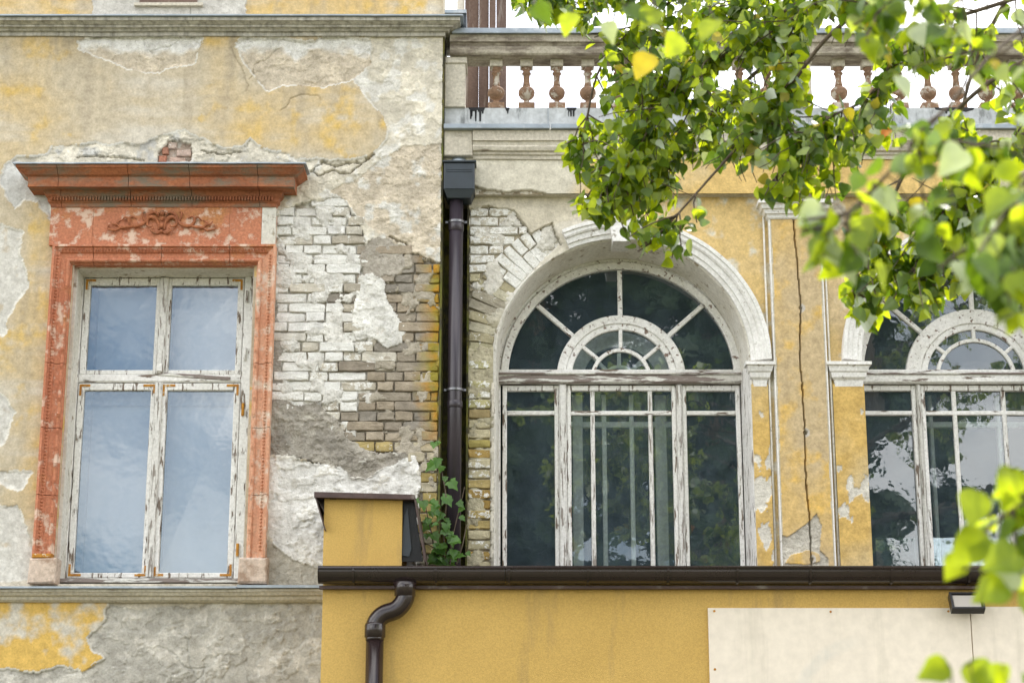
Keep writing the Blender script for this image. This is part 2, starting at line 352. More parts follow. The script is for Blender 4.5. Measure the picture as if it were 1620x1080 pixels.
def link(name, me, mat, parent=None, label=None, cat=None, group=None, kind=None, loc=None, color=None):
    o = bpy.data.objects.new(name, me); col.objects.link(o)
    if mat is not None and not me.materials: me.materials.append(M[mat] if isinstance(mat, str) else mat)
    if loc is not None: o.location = loc
    if parent is not None:
        o.parent = parent
        if parent.type == 'EMPTY': o.matrix_parent_inverse = Matrix.Translation(-parent.location)
    if color: o.color = color
    for k, v in (('label', label), ('category', cat), ('group', group), ('kind', kind)):
        if v: o[k] = v
    return o
def thing(name, label, cat, loc, group=None):
    o = bpy.data.objects.new(name, None); col.objects.link(o); o.location = loc; o.empty_display_size = .2
    o['label'] = label; o['category'] = cat
    if group: o['group'] = group
    return o
def grid(name, x0, x1, z0, z1, step, Y, fn, mat, parent, snap=None, **kw):
    nx = int((x1-x0)/step)+1; nz = int((z1-z0)/step)+1
    X, Z = np.meshgrid(np.linspace(x0, x1, nx), np.linspace(z0, z1, nz))
    dep, rgb, rel, keep = fn(X, Z)
    if snap: X, Z = snap(X, Z)
    idx = np.arange(nx*nz).reshape(nz, nx)
    q = np.stack([idx[:-1, :-1], idx[:-1, 1:], idx[1:, 1:], idx[1:, :-1]], -1)
    kc = keep[:-1, :-1] & keep[:-1, 1:] & keep[1:, 1:] & keep[1:, :-1]
    q = q[kc]
    used = np.zeros(nx*nz, bool); used[q.ravel()] = True
    new = np.cumsum(used)-1
    V = np.stack([X.ravel(), Y+dep.ravel(), Z.ravel()], -1)[used]
    C = np.concatenate([rgb.reshape(-1, 3), rel.reshape(-1, 1)], 1)[used].astype(np.float32)
    q = new[q].astype(np.int32)
    me = bpy.data.meshes.new(name)
    me.vertices.add(len(V)); me.vertices.foreach_set('co', V.astype(np.float32).ravel())
    me.loops.add(q.size); me.loops.foreach_set('vertex_index', q.ravel())
    me.polygons.add(len(q)); me.polygons.foreach_set('loop_start', np.arange(0, q.size, 4, dtype=np.int32))
    me.update(calc_edges=True)
    a = me.attributes.new('base', 'FLOAT_COLOR', 'POINT'); a.data.foreach_set('color', C.ravel())
    return link(name, me, mat, parent, **kw)
def gb(X, Z, px, py, rx, ry, Y):
    c = at(px, py, Y); return np.exp(-((X-c.x)/(rx/208))**2-((Z-c.z)/(ry/208))**2)
def lerp(a, b, k):
    k = np.clip(k, 0, 1)[..., None]; return np.asarray(a)*(1-k)+np.asarray(b)*k

# ------------------------------------------------------------------ ground
g = MB().box(-600, 600, -600, 600, -.2, 0).mesh('ground')
link('ground', MB().add([(-600, -600, 0), (600, -600, 0), (600, 600, 0), (-600, 600, 0)], [(0, 1, 2, 3)]).mesh('ground'), 'ground', kind='structure')

# ================================================================== LEFT WING
XC = pxx(697, 400, 0)                        # the wing's right-hand corner
house = thing('house_wing', 'tall weathered house wing with peeling yellow plaster, bare brick and a red framed window', 'building', (-2.4, .3, 0))
# opening of the red window
OX0, OX1 = pxx(103, 660, 0), pxx(393, 660, 0); OZ0, OZ1 = pz(922, 0), pz(420, 0)

WHITE = np.array((.66, .645, .60)); CREAM = np.array((.60, .56, .47)); SANDY = np.array((.50, .44, .35)); GREY = np.array((.40, .385, .345)); DARK = np.array((.27, .25, .215)); MORTAR = np.array((.40, .36, .30))
LP = {}
LP['render_right'] = P2([(578, 50), (720, 50), (720, 440), (697, 412), (660, 402), (610, 385), (585, 400), (565, 345), (540, 312), (470, 320), (440, 332), (436, 450), (432, 900), (415, 900), (426, 400), (440, 320), (482, 262), (500, 254), (556, 250), (590, 246), (615, 218), (604, 185), (578, 150), (560, 122), (586, 95), (592, 72)], 0)
LP['patch_a'] = P2([(125, 64), (140, 58), (210, 57), (318, 60), (315, 75), (307, 101), (275, 105), (247, 116), (200, 107), (165, 95), (145, 83), (125, 78)], 0)
LP['patch_b'] = P2([(373, 68), (385, 62), (440, 61), (488, 66), (512, 58), (532, 57), (562, 63), (590, 60), (585, 100), (560, 122), (540, 128), (510, 139), (470, 133), (445, 134), (420, 141), (400, 118), (385, 95)], 0)
LP['above_hood'] = P2([(10, 300), (8, 275), (22, 248), (50, 250), (75, 246), (82, 233), (150, 227), (228, 229), (255, 216), (290, 208), (318, 220), (355, 236), (385, 233), (400, 219), (415, 236), (470, 250), (505, 252), (480, 280), (440, 330), (20, 268)], 0)
LP['left_end'] = P2([(2, 285), (10, 258), (30, 255), (60, 300), (78, 310), (78, 345), (62, 318), (40, 312), (25, 328), (10, 305)], 0)
LP['left_1'] = P2([(-60, 350), (0, 357), (35, 366), (30, 400), (46, 447), (26, 478), (15, 500), (8, 530), (-60, 525)], 0)
LP['left_2'] = P2([(-60, 615), (2, 622), (22, 655), (4, 700), (-60, 705)], 0)
LP['left_3'] = P2([(-60, 742), (0, 746), (50, 750), (30, 776), (0, 762), (-60, 770)], 0)
LP['left_4'] = P2([(-60, 798), (10, 800), (26, 798), (40, 835), (55, 870), (50, 895), (92, 928), (-60, 928)], 0)
LP['sandy_right'] = P2([(520, 300), (560, 285), (600, 250), (640, 230), (697, 225), (720, 225), (720, 420), (697, 412), (660, 402), (640, 388), (600, 372), (570, 345), (540, 312)], 0)
LP['brick'] = P2([(440, 332), (470, 320), (540, 312), (565, 345), (585, 400), (605, 385), (640, 392), (660, 403), (697, 413), (720, 415), (720, 900), (655, 900), (655, 740), (600, 720), (560, 722), (520, 735), (480, 725), (440, 715), (434, 600), (437, 450)], 0)
LP['blob_grey'] = P2([(566, 404), (596, 372), (622, 378), (640, 396), (640, 425), (622, 437), (612, 432), (600, 440), (590, 430), (574, 434), (572, 418)], 0)
LP['blob_white'] = P2([(566, 432), (590, 430), (606, 440), (612, 468), (626, 495), (642, 520), (634, 538), (610, 548), (590, 532), (566, 540), (556, 510), (562, 470)], 0)
LP['strip_dark'] = P2([(424, 450), (438, 470), (444, 540), (446, 610), (440, 660), (424, 660)], 0)
LP['dark'] = P2([(424, 640), (445, 626), (470, 642), (500, 632), (520, 650), (535, 665), (548, 692), (600, 716), (640, 712), (655, 722), (610, 740), (580, 757), (555, 752), (540, 738), (520, 735), (490, 726), (424, 716)], 0)
LP['white_low'] = P2([(424, 720), (500, 730), (540, 737), (556, 757), (580, 759), (612, 740), (655, 716), (664, 750), (660, 900), (500, 900), (470, 884), (450, 868), (424, 848)], 0)
LP['grey_low'] = P2([(415, 850), (450, 870), (475, 888), (505, 900), (520, 935), (415, 935)], 0)
LP['low'] = P2([(-80, 925), (720, 925), (720, 1200), (-80, 1200)], 0)
LP['low_yellow'] = P2([(-80, 940), (176, 945), (168, 980), (138, 1010), (146, 1032), (166, 1044), (130, 1061), (100, 1054), (60, 1063), (-80, 1055)], 0)
LP['low_top'] = P2([(-80, 920), (500, 920), (300, 958), (200, 962), (176, 958), (-80, 958)], 0)
LP['niche'] = P2([(249, 256), (252, 236), (262, 224), (284, 220), (302, 228), (303, 256)], 0)
LP['upper_sur'] = P2([(146, -80), (390, -80), (390, 30), (146, 30)], 0)
CRACKS = [P2(l, 0) for l in ([(484, 275), (500, 262), (512, 254), (530, 262), (548, 254), (562, 252)], [(492, 268), (505, 275), (530, 268), (552, 274), (566, 262), (585, 248)], [(562, 252), (575, 256), (592, 242)], [(615, 372), (640, 385), (655, 400), (672, 404), (696, 414)], [(120, 250), (180, 246), (230, 250)], [(318, 236), (345, 244), (380, 240)])]

def left_fn(X, Z):
    wx = X + .05*(fbm(X, Z, 6, 3)-.5) + .030*(fbm(X, Z, 20, 5)-.5) + .012*(fbm(X, Z, 60, 7, 2)-.5)
    wz = Z + .05*(fbm(X, Z, 6, 13)-.5) + .030*(fbm(X, Z, 20, 15)-.5) + .012*(fbm(X, Z, 60, 17, 2)-.5)
    n1 = fbm(X, Z, 1.3, 21, 5); n2 = fbm(X, Z, 7, 31, 4); n3 = fbm(X, Z, 28, 41, 3); st = fbm(X*1.0, Z*.12, 9, 51, 4); lv = fbm(X*.35, Z*1.6, 4, 61, 5)
    yel = .55*gb(X, Z, 470, 200, 120, 50, 0)+.5*gb(X, Z, 520, 150, 70, 60, 0)+.45*gb(X, Z, 390, 210, 60, 25, 0)+.8*gb(X, Z, 62, 420, 26, 130, 0)+.5*gb(X, Z, 55, 700, 30, 120, 0)+.45*gb(X, Z, 300, 66, 340, 12, 0)+.5*gb(X, Z, 20, 160, 60, 60, 0)+.35*gb(X, Z, 350, 120, 40, 60, 0)+.3*gb(X, Z, 110, 80, 50, 20, 0)
    up = Z > pz(30, 0)
    yel = yel + np.where(up, .9, 0) + (n1-.5)*1.1 + (n2-.5)*.7
    c = lerp((.535, .465, .345), (.61, .445, .20), yel)
    c = lerp(c, (.60, .555, .47), (lv-.50)*3.2)                      # pale worn drifts
    c = lerp(c, (.42, .36, .27), ((st-.56)*2.6))
    c = lerp(c, (.64, .45, .15), (n2-.60)*4*(yel > .3))
    below = np.exp(-np.clip(pz(57, 0)-Z, 0, 9)/.22)*(Z < pz(50, 0))
    c = lerp(c, (.33, .29, .22), below*np.clip((fbm(X, Z*.1, 13, 55, 4)-.46)*4, 0, .75))
    dep = .0025*(n1-.5)+.0012*n3; rel = np.full(X.shape, .10)
    fk = fbm(X, Z, 6.5, 77, 6); fk2 = fbm(X*.7, Z*1.3, 12, 87, 5)
    def put(nm, d, colr, r, und=.004, var=.3, alt=None, at_=.62, flake=0):
        nonlocal c, dep, rel
        m = inside(LP[nm], wx, wz)
        cc = np.asarray(colr)*(1+var*((n2-.5)*1.3+(n3-.5)*.8))[..., None]
        if alt is not None: cc = lerp(cc, alt, (fbm(X, Z, 11, 71+len(nm), 5)-at_)*9)
        c = np.where(m[..., None], cc, c); dd = d+und*(n2+n3-1)
        if flake:
            for q_, t_ in ((fk, .54), (fk2, .58)):
                h_ = q_ > t_; dd = dd-flake*h_; c = np.where((m & h_)[..., None], c*1.10, c)
        dep = np.where(m, dd, dep); rel = np.where(m, r, rel)
    dep0 = dep.copy()
    put('render_right', .020, CREAM*1.02, .3, .006, .25, WHITE, .52, .005)
    put('sandy_right', .026, SANDY*1.14, .55, .008, .3, WHITE, .54, .005)
    put('patch_a', .028, SANDY*1.2, .5, .010, .3, None, .6, .006)
    put('patch_b', .030, SANDY*1.2, .5, .010, .3, None, .6, .006)
    for nm, yy in (('patch_a', 90), ('patch_b', 88)):
        m = inside(LP[nm], wx, wz); k = np.clip((Z-pz(yy, 0))*14+(n2-.5)*3.5, 0, 1)*m
        c = lerp(c, (.80, .79, .76), k)
    put('above_hood', .022, CREAM*1.05, .4, .009, .3, (.5, .49, .46), .58, .007)
    put('left_end', .010, (.60, .60, .58), .3, .003, .15)
    for k in (1, 2, 3, 4): put('left_%d' % k, .011, (.63, .615, .57), .25, .005, .2, SANDY*1.1, .66)
    put('low', .020, GREY*1.12, .38, .006, .3, (.58, .555, .50), .58, .006)
    put('low_top', .010, (.56, .52, .44), .4, .006)
    m = inside(LP['low_yellow'], wx, wz)
    cy = lerp((.68, .455, .13), (.62, .58, .50), (fbm(X, Z, 8, 91, 6)+.30*gb(X, Z, 80, 985, 140, 26, 0)-.54)*4.5)
    c = np.where(m[..., None], cy, c); dep = np.where(m, .001*n3, dep); rel = np.where(m, .12, rel)
    put('upper_sur', -.012, (.54, .525, .49), .3, .003, .2)
    put('brick', .050, MORTAR*.8, .6, .014, .4)
    kb = inside(LP['brick'], wx, wz); pw = at(585, 500, 0).x
    c = np.where((kb & (X < pw+.1*(n1-.5)) & (Z > pz(640, 0)))[..., None], lerp((.64, .62, .57), (.38, .34, .28), (n2-.52)*6), c)
    sm = fbm(X, Z, 7.5, 145, 6)
    ks = kb & (sm > .565)
    wz_ = X < pw+.16*(fbm(X, Z, 4, 147, 4)-.5)*2
    cs = np.where(wz_[..., None], np.array((.70, .685, .64)), np.array((.45, .405, .33)))*(1+.4*(n2-.5)+.3*(n3-.5))[..., None]
    c = np.where(ks[..., None], cs, c); dep = np.where(ks, .030-.075*np.clip(sm-.565, 0, .12)+.012*(n3-.5), dep); rel = np.where(ks, .7, rel)
    put('niche', .055, (.50, .40, .33), .6, .01, .4, (.62, .58, .52), .5)
    put('blob_white', .020, (.71, .70, .66), .6, .016, .2, SANDY, .70, .004)
    put('blob_grey', .021, (.42, .385, .33), .6, .014, .3)
    put('strip_dark', .030, (.40, .375, .33), .9, .02, .3)
    put('dark', .024, DARK*1.3, .8, .024, .5, None, .6, .006)
    put('white_low', .020, (.70, .69, .66), .5, .010, .15, GREY*1.3, .70, .008)
    put('grey_low', .018, (.50, .47, .40), .7, .014)
    # chipped pale rim where the paint coat ends, hairline cracks in the coat
    off = dep > .006; rim = off.copy()
    for q_ in range(2): rim = rim | np.roll(rim, 1, 0) | np.roll(rim, -1, 0) | np.roll(rim, 1, 1) | np.roll(rim, -1, 1)
    rim = rim & ~off & (fbm(X, Z, 9, 97, 3) > .36)
    c = np.where(rim[..., None], np.array((.69, .665, .60)), c); dep = np.where(rim, dep+.003, dep)
    hr = np.random.default_rng(5)
    for q_ in range(11):
        a_ = np.array([hr.uniform(-3.6, -1.4), hr.uniform(6.9, 8.0)]) if q_ < 8 else np.array([hr.uniform(-3.7, -2), hr.uniform(2.8, 3.2)])
        d_ = hr.uniform(0, 6.28); pt = [tuple(a_)]
        for w_ in range(9): d_ += hr.normal(0, .5); a_ = a_+.045*np.array([math.cos(d_), math.sin(d_)]); pt.append(tuple(a_))
        k = segdist(pt, X, Z) < .0042; dep = np.where(k, dep+.010, dep)
    cr = np.full(X.shape, 9.0)
    for p in CRACKS: cr = np.minimum(cr, segdist(p, wx, wz))
    k = cr < .0065
    dep = np.where(k, dep+.03, dep); c = np.where(k[..., None], c*.75, c)
    # lichen and damp staining along the corner next to the leaking downpipe
    ed = (XC-X); kz = np.clip((Z-pz(700, 0))*6, 0, 1)*np.clip((pz(405, 0)-Z)*6, 0, 1)
    c = lerp(c, (.33, .25, .03), np.clip((.10+.05*(n2-.5)-ed)*14, 0, 1)*kz*np.clip((n2-.3)*4, 0, .9))
    keep = ~((X > OX0) & (X < OX1) & (Z > OZ0) & (Z < OZ1)) & (X <= XC+.001)
    return dep, np.clip(c, 0, 1), rel, keep
lw = grid('wall', pxx(-70, 600, 0), XC, pz(1180, 0), pz(-70, 0), .0078, 0, left_fn, 'layers', house, label='peeling yellow plaster over grey render and brick')
XL, XR_ = -9.0, XC
bk = MB()     # masonry core behind the plaster skin
for a in ((XL, OX0, 0, 11), (OX1, XC-.004, 0, 11), (OX0, OX1, 0, OZ0), (OX0, OX1, OZ1, 11)): bk.box(a[0], a[1], .075, .5, a[2], a[3])
bk.build('masonry_core', 'plain', house)
MB().box(XL, pxx(-70, 600, 0)-.002, .004, .074, 0, 11).build('plaster_beyond', 'plain', house)
# the dark mossy return of the corner, seen down the slot by the pipe
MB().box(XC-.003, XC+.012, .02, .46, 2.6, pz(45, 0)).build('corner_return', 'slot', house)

# --- bricks
def brick_obj(c, ax, L, W, yfront, colr, white, parent, jit=.0035):
    az = Vector((-ax.z, 0, ax.x)); ou = []
    nl = 4 if L > .2 else 3
    for i in range(nl): ou.append((-L/2+L*i/nl, -W/2))
    ou.append((L/2, -W/2)); ou.append((L/2, random.uniform(-.2, .2)*W))
    for i in range(nl): ou.append((L/2-L*i/nl, W/2))
    ou.append((-L/2, W/2)); ou.append((-L/2, random.uniform(-.2, .2)*W))
    n = len(ou); j = lambda s_: random.uniform(-s_, s_)
    corner = {0, nl, nl+2, 2*nl+2}
    ou = [(a*(1-(.03 if i in corner else 0))+j(jit), b*(1-(.10*random.random() if i in corner else 0))+j(jit)) for i, (a, b) in enumerate(ou)]
    vs = []
    for ins, y in ((0, .06), (0, .007), (1, .0)):
        for a, b in ou:
            if ins: a -= math.copysign(min(abs(a), .006), a); b -= math.copysign(min(abs(b), .0055), b)
            p = ax*a+az*b; vs.append((p.x, y+(j(.0035) if ins else (j(.004) if y < .05 else 0)), p.z))
    vs.append((0, j(.004), 0))
    fs = [(r*n+i, r*n+(i+1) % n, r*n+n+(i+1) % n, r*n+n+i) for r in (0, 1) for i in range(n)]+[(2*n+i, 2*n+(i+1) % n, 3*n) for i in range(n)]
    mb = MB().add(vs, fs)
    me = mb.mesh('brick'); link('brick', me, 'brick', parent, loc=(c[0], yfront, c[1]), color=(colr[0], colr[1], colr[2], white))
nb = 0
pitch = .0775; AX = Vector((1, 0, 0))
cover = ('blob_white', 'blob_grey', 'dark', 'white_low', 'strip_dark')
z = pz(318, 0); row = 0
xs0 = pxx(436, 550, 0)
while z > pz(898, 0):
    x = xs0 - random.uniform(0, .1); k = row % 2
    while x < XC-.02:
        L = (.285 if (k % 2 == 0) else .138)*random.uniform(.94, 1.05)
        if random.random() < .25: L = .138
        x2 = min(x+L, XC-.004)
        if XC-x2 < .06: x2 = XC-.004
        cx, cz = (x+x2)/2, z+random.uniform(-.003, .003)
        ok = inpoly(LP['brick'], cx, cz) and not any(inpoly(LP[q], x+.03, cz) and inpoly(LP[q], x2-.03, cz) for q in cover)
        px, py, _ = proj((cx, 0, cz))
        if ok and x2-x > .05:
            edge = max(0, 1-(XC-x2)/.05)
            bd = px-(568+16*math.sin(py*.05)+random.gauss(0, 22))+(max(0, py-610)*1.5)
            if abs(bd) < 14: colr = random.choice(((.52, .48, .40), (.46, .42, .35), (.56, .53, .46))); wh = random.choice((.42, .5))
            elif bd < 0 and py < 650: colr = [(.72, .71, .68), (.66, .64, .59), (.76, .755, .74), (.58, .545, .47)][random.choice((0, 0, 1, 2, 2, 3))]; wh = random.choice((.62, .66, .55, .4))
            else:
                colr = random.choice(((.36, .305, .235), (.33, .29, .235), (.28, .255, .22), (.42, .36, .28), (.31, .27, .22))); wh = random.choice((.15, .2, .25, .35))
                if py > 690: colr = random.choice(((.44, .35, .16), (.38, .30, .12), (.5, .45, .34))); wh = .4
            brick_obj((cx, cz), AX, x2-x-random.uniform(.003, .013), pitch-random.uniform(.004, .015), random.uniform(.016, .036), colr, wh, lw)
            nb += 1
        x = x2; k += 1
    z -= pitch; row += 1
for (px, py, w_, c_) in ((256, 249, 13, (.40, .18, .12)), (260, 236, 11, (.38, .19, .13)), (272, 228, 14, (.5, .40, .34)), (290, 240, 24, (.52, .40, .34)), (280, 252, 26, (.50, .36, .30))):
    a = at(px, py, 0); brick_obj((a.x, a.z), AX, w_/208, .055, .028, c_, .35, lw)

# --- string courses
def prof_px(lst): return [(p, pz(py, -p)) for p, py in lst]
zc_top = prof_px([(.14, 27)])[0][1]
pr = [(-.03, pz(24, 0)), (.14, pz(27, -.14)), (.14, pz(32, -.14)), (.125, pz(33.5, -.125)), (.105, pz(37, -.105)), (.085, pz(40, -.085)), (.085, pz(42.5, -.085)), (.06, pz(44, -.06)), (.045, pz(49, -.045)), (.02, pz(51, -.02)), (.018, pz(57, -.018)), (-.03, pz(57.5, 0))]
MB().run(pr, pxx(-90, 40, 0), XC, 0, right=True, n=60, jit=.004, yb=.45).build('cornice', 'stone_streak', house, label='rain streaked moulded cornice')
zt = pz(27, -.14)
MB().box(pxx(-90, 40, 0), XC+.165, -.165, .1, zt+.001, zt+.012).build('cornice_flashing', 'zinc', house)
pr = [(-.03, pz(925, 0)), (.11, pz(931, -.11)), (.11, pz(935, -.11)), (.10, pz(936, -.10)), (.085, pz(941, -.085)), (.06, pz(943, -.06)), (.05, pz(948, -.05)), (.025, pz(952, -.025)), (-.03, pz(953, 0))]
xe = pxx(560, 930, 0)
MB().run(pr, pxx(-90, 940, 0), xe, 0, n=50, jit=.005).build('string_course', 'stone', house, label='flaking moulded band under the red window')
zs = pz(928, -.14)
MB().box(pxx(-90, 930, 0), pxx(374, 930, -.14), -.14, .02, zs-.008, zs+.006).build('sill_flashing', 'zinc', house)
MB().box(pxx(374, 930, -.14)+.003, xe, -.135, .02, zs-.004, zs+.016).build('sill_flashing', 'zinc', house)
# plaster block of the window above, with a sliver of the window
MB().box(pxx(222, 0, 0), pxx(313, 0, 0), -.03, .02, pz(4, -.03), pz(-60, -.03)).build('upper_window_board', 'timber', house)
MB().box(pxx(214, 8, 0), pxx(322, 8, 0), -.045, .02, pz(9, -.04), pz(4.5, -.04)).build('upper_window_sill', 'stone', house)

# --- the red terracotta surround
sur = MB()
SX0, SX1 = pxx(67, 640, -.06), pxx(428, 640, -.06)        # outer edges of the frame
SZ0, SZ1 = pz(882, -.06), pz(387, -.06)
FW = .148
prof = [(0, .02), (0, -.075), (.018, -.078), (.022, -.062), (.030, -.056), (.056, -.054), (.062, -.042), (.066, -.036), (.104, -.034), (.108, -.046), (.116, -.056), (.128, -.056), (.136, -.046), (.140, -.020), (FW, -.015), (FW, .06)]
surround = link('window_surround', MB().box(SX0+.01, SX1-.01, .012, .07, SZ1-.02, pz(330, -.04)).mesh('window_surround'), 'terracotta', house, label='weathered red terracotta window surround')
def jamb_block(z0, z1, side, mitre0, mitre1, mat, name):
    # side 'L','R' vertical; 'T' horizontal (z0,z1 are then x positions)
    vs = []; k = len(prof)
    for end, zz, mt in ((0, z0, mitre0), (1, z1, mitre1)):
        for t, y in prof:
            if side == 'L': vs.append((SX0+t, y, zz-(t if mt else 0)))
            elif side == 'R': vs.append((SX1-t, y, zz-(t if mt else 0)))
            else: vs.append((zz+(t if end == 0 and mt else (-t if mt else 0)), y, SZ1-t))
    fs = [(i, (i+1) % k, k+(i+1) % k, k+i) for i in range(k)] + [tuple(range(k)), tuple(range(2*k-1, k-1, -1))]
    MB().add(vs, fs).build(name, mat, surround)
cuts = [SZ0, pz(782, -.06), pz(676, -.06), pz(574, -.06), SZ1]
for i in range(4):
    last = i == 3
    jamb_block(cuts[i]+.0025, cuts[i+1]-(0 if last else .0025), 'L', False, last, 'terracotta', 'jamb_block')
    jamb_block(cuts[i]+.0025, cuts[i+1]-(0 if last else .0025), 'R', False, last, 'terracotta_pale', 'jamb_block')
xc = [SX0, pxx(147, 400, -.06), pxx(255, 400, -.06), pxx(363, 400, -.06), SX1]
for i in range(4): jamb_block(xc[i]+(.0025 if i else 0), xc[i+1]-(.0025 if i < 3 else 0), 'T', i == 0, i == 3, 'terracotta' if i < 3 else 'terracotta', 'lintel_block')
# carved beads on the frame
def diamond(mb, c, lx, lz, h):
    x, y, z = c
    mb.add([(x-lx, y, z), (x, y, z-lz), (x+lx, y, z), (x, y, z+lz), (x, y-h, z+lz*.2)], [(0, 1, 4), (1, 2, 4), (2, 3, 4), (3, 0, 4)])
for side in 'LTR':
    mb = MB(); mb2 = MB(); st = .0255
    if side == 'T':
        n = int((SX1-SX0-.1)/st)
        for i in range(n): diamond(mb, (SX0+.05+i*st, -.054, SZ1-.043), .0115, .013, .022)
        n = int((SX1-SX0-.26)/.125)
        for i in range(n):
            for j in (-1, 0, 1): x = SX0+.19+i*.125+j*.011; mb2.box(x-.0035, x+.0035, -.062, -.04, SZ1-.134, SZ1-.112, .002)
    else:
        sx = SX0 if side == 'L' else SX1; sg = 1 if side == 'L' else -1
        n = int((SZ1-SZ0-.12)/st)
        for i in range(n): diamond(mb, (sx+sg*.043, -.054, SZ0+.06+i*st), .013, .0115, .022)
        n = int((SZ1-SZ0-.3)/.125)
        for i in range(n):
            for j in (-1, 0, 1): z = SZ0+.2+i*.125+j*.011; mb2.box(sx+sg*.112, sx+sg*.134, -.062, -.04, z-.0035, z+.0035, .002)
    mt = 'terracotta_pale' if side == 'R' else 'terracotta'
    mb.build('leaf_moulding', mt, surround, kind='stuff'); mb2.build('bead_moulding', mt, surround, kind='stuff')
# plinth blocks under the jambs
for (a, b, mt) in ((46, 90, 'plinth_pink'), (378, 424, 'plinth_pink')):
    x0, x1 = pxx(a, 900, -.06), pxx(b, 900, -.06)
    MB().obox(Vector(((x0+x1)/2, 0, (SZ0+pz(923, -.06))/2)), AX, x1-x0, SZ0-pz(923, -.06)-.004, -.085, .05, .012, .006).build('plinth_block', mt, surround)
MB().box(SX0+.003, SX0+FW, -.082, .0, SZ0-.001, SZ0+.03, .006).build('jamb_foot', 'rust', surround)
# frieze panel and carved scroll
FX0, FX1 = pxx(79, 355, -.04), pxx(436, 355, -.04)
for (a, b, mt) in ((79, 147, 'terracotta'), (147, 363, 'terracotta'), (363, 414, 'terracotta'), (414, 436, 'reveal')):
    MB().box(pxx(a, 355, -.04)+.001, pxx(b, 355, -.04)-.001, -.04, .03, SZ1+.004, pz(327, -.04)).build('frieze_block', mt, surround)
orn = MB(); cx, cz = pxx(256, 352, -.05), pz(352, -.05); YO = -.055
def scroll(pts, r0, r1):
    path = []
    for i in range(len(pts)-1):
        for t in np.linspace(0, 1, 5)[:-1]:
            a = pts[max(i-1, 0)]; b = pts[i]; c = pts[i+1]; d = pts[min(i+2, len(pts)-1)]
            q = [.5*((2*b[k])+(-a[k]+c[k])*t+(2*a[k]-5*b[k]+4*c[k]-d[k])*t*t+(-a[k]+3*b[k]-3*c[k]+d[k])*t**3) for k in (0, 1)]
            path.append(q)
    path.append(pts[-1]); m = len(path)
    return path, [r0+(r1-r0)*abs(2*i/(m-1)-.6) for i in range(m)]
for sg in (-1, 1):
    for pts, r0, r1 in (([(4, -12), (6, 0), (14, 8), (22, 6), (23, -4), (16, -8), (13, -3)], .016, .007), ([(5, 10), (12, 17), (22, 12), (26, 2), (32, 14), (28, 18)], .013, .008),
                        ([(26, 2), (36, -6), (48, -4), (53, 5), (48, 11), (42, 7)], .015, .008), ([(46, -5), (58, -9), (68, -7), (72, 0), (66, 4)], .013, .007), ([(66, -8), (76, -14), (86, -10), (84, -4)], .012, .006),
                        ([(2, -16), (10, -18), (16, -14), (12, -10)], .012, .008), ([(50, 4), (58, 8), (64, 3)], .010, .006), ([(70, -3), (78, -4), (82, 1)], .009, .005)):
        path, rr = scroll(pts, r0, r1)
        orn.tube([(cx+sg*a/208, YO+.012*math.sin(a*.3), cz+b/208) for a, b in path], rr, 7)
for a, b, r in ((0, 16, .022), (0, 6, .018), (0, -6, .02), (-7, 14, .013), (7, 14, .013), (0, -15, .014)):
    orn.lathe([(r*math.cos(t)*.9+.001, r*math.sin(t)) for t in np.linspace(-1.5, 1.5, 7)], (cx+a/208, YO, cz+b/208), 8)
orn.build('carved_ornament', 'terracotta_dark', surround, smooth=True)
# projecting hood: five blocks
zsof = pz(295, -.20)
hp = [(-.02, pz(257, -.28)), (.28, pz(260, -.28)), (.28, pz(264, -.28)), (.268, pz(266, -.268)), (.25, pz(270, -.25)), (.225, pz(276, -.225)), (.205, pz(279, -.205)), (.20, pz(280, -.20)), (.20, zsof), (.19, zsof+.004), (.105, zsof+.002), (.10, zsof-.012), (.088, pz(310, -.088)), (.075, pz(313, -.075)), (.07, pz(319, -.07)), (.055, pz(322, -.055)), (.05, pz(327.5, -.05)), (-.02, pz(327.5, -.05))]
hx = [FX0, pxx(92, 290, -.2), pxx(203, 290, -.2), pxx(300, 290, -.2), pxx(408, 290, -.2), FX1]
for i in range(5):
    a = hx[i]+(.002 if i else 0); b = hx[i+1]-(.002 if i < 4 else 0)
    MB().run(hp, a, b, 0, left=i == 0, right=i == 4, base=.05, n=6, jit=.003, yb=.03).build('hood_block', 'terracotta_dark', surround)
mb = MB(); n = int((FX1-FX0)/.023)
for i in range(n):
    x = FX0+.012+i*.023; mb.box(x-.007, x+.007, -.094, -.06, pz(317, -.085), pz(311, -.085), .003)
mb.build('dentil_moulding', 'terracotta_dark', surround, kind='stuff')
zt = pz(258.5, -.3)
ms = []
for i in range(25):
    t = i/24; x = FX0-.25+(FX1-FX0+.50)*t; dz = .006*mn.noise((x*2.2, 0, 3))
    ms.append((x, dz))
mb = MB(); vs = []
for x, dz in ms: vs += [(x, -.30, zt+dz), (x, .0, zt+.02+dz), (x, .0, zt+.026+dz), (x, -.30, zt+.010+dz)]
fs = [(i*4+j, i*4+(j+1) % 4, i*4+4+(j+1) % 4, i*4+4+j) for i in range(24) for j in range(4)] + [(0, 1, 2, 3), (99, 98, 97, 96)]
mb.add(vs, fs).build('hood_flashing', 'zinc', surround)

# --- the window in the red surround
YW = .25
win = link('window', MB().box(pxx(96, 660, YW), pxx(416, 660, YW), YW+.05, YW+.13, pz(919, YW), pz(425, YW)).mesh('window'), 'paint_v', house, label='tall white casement window with four panes')
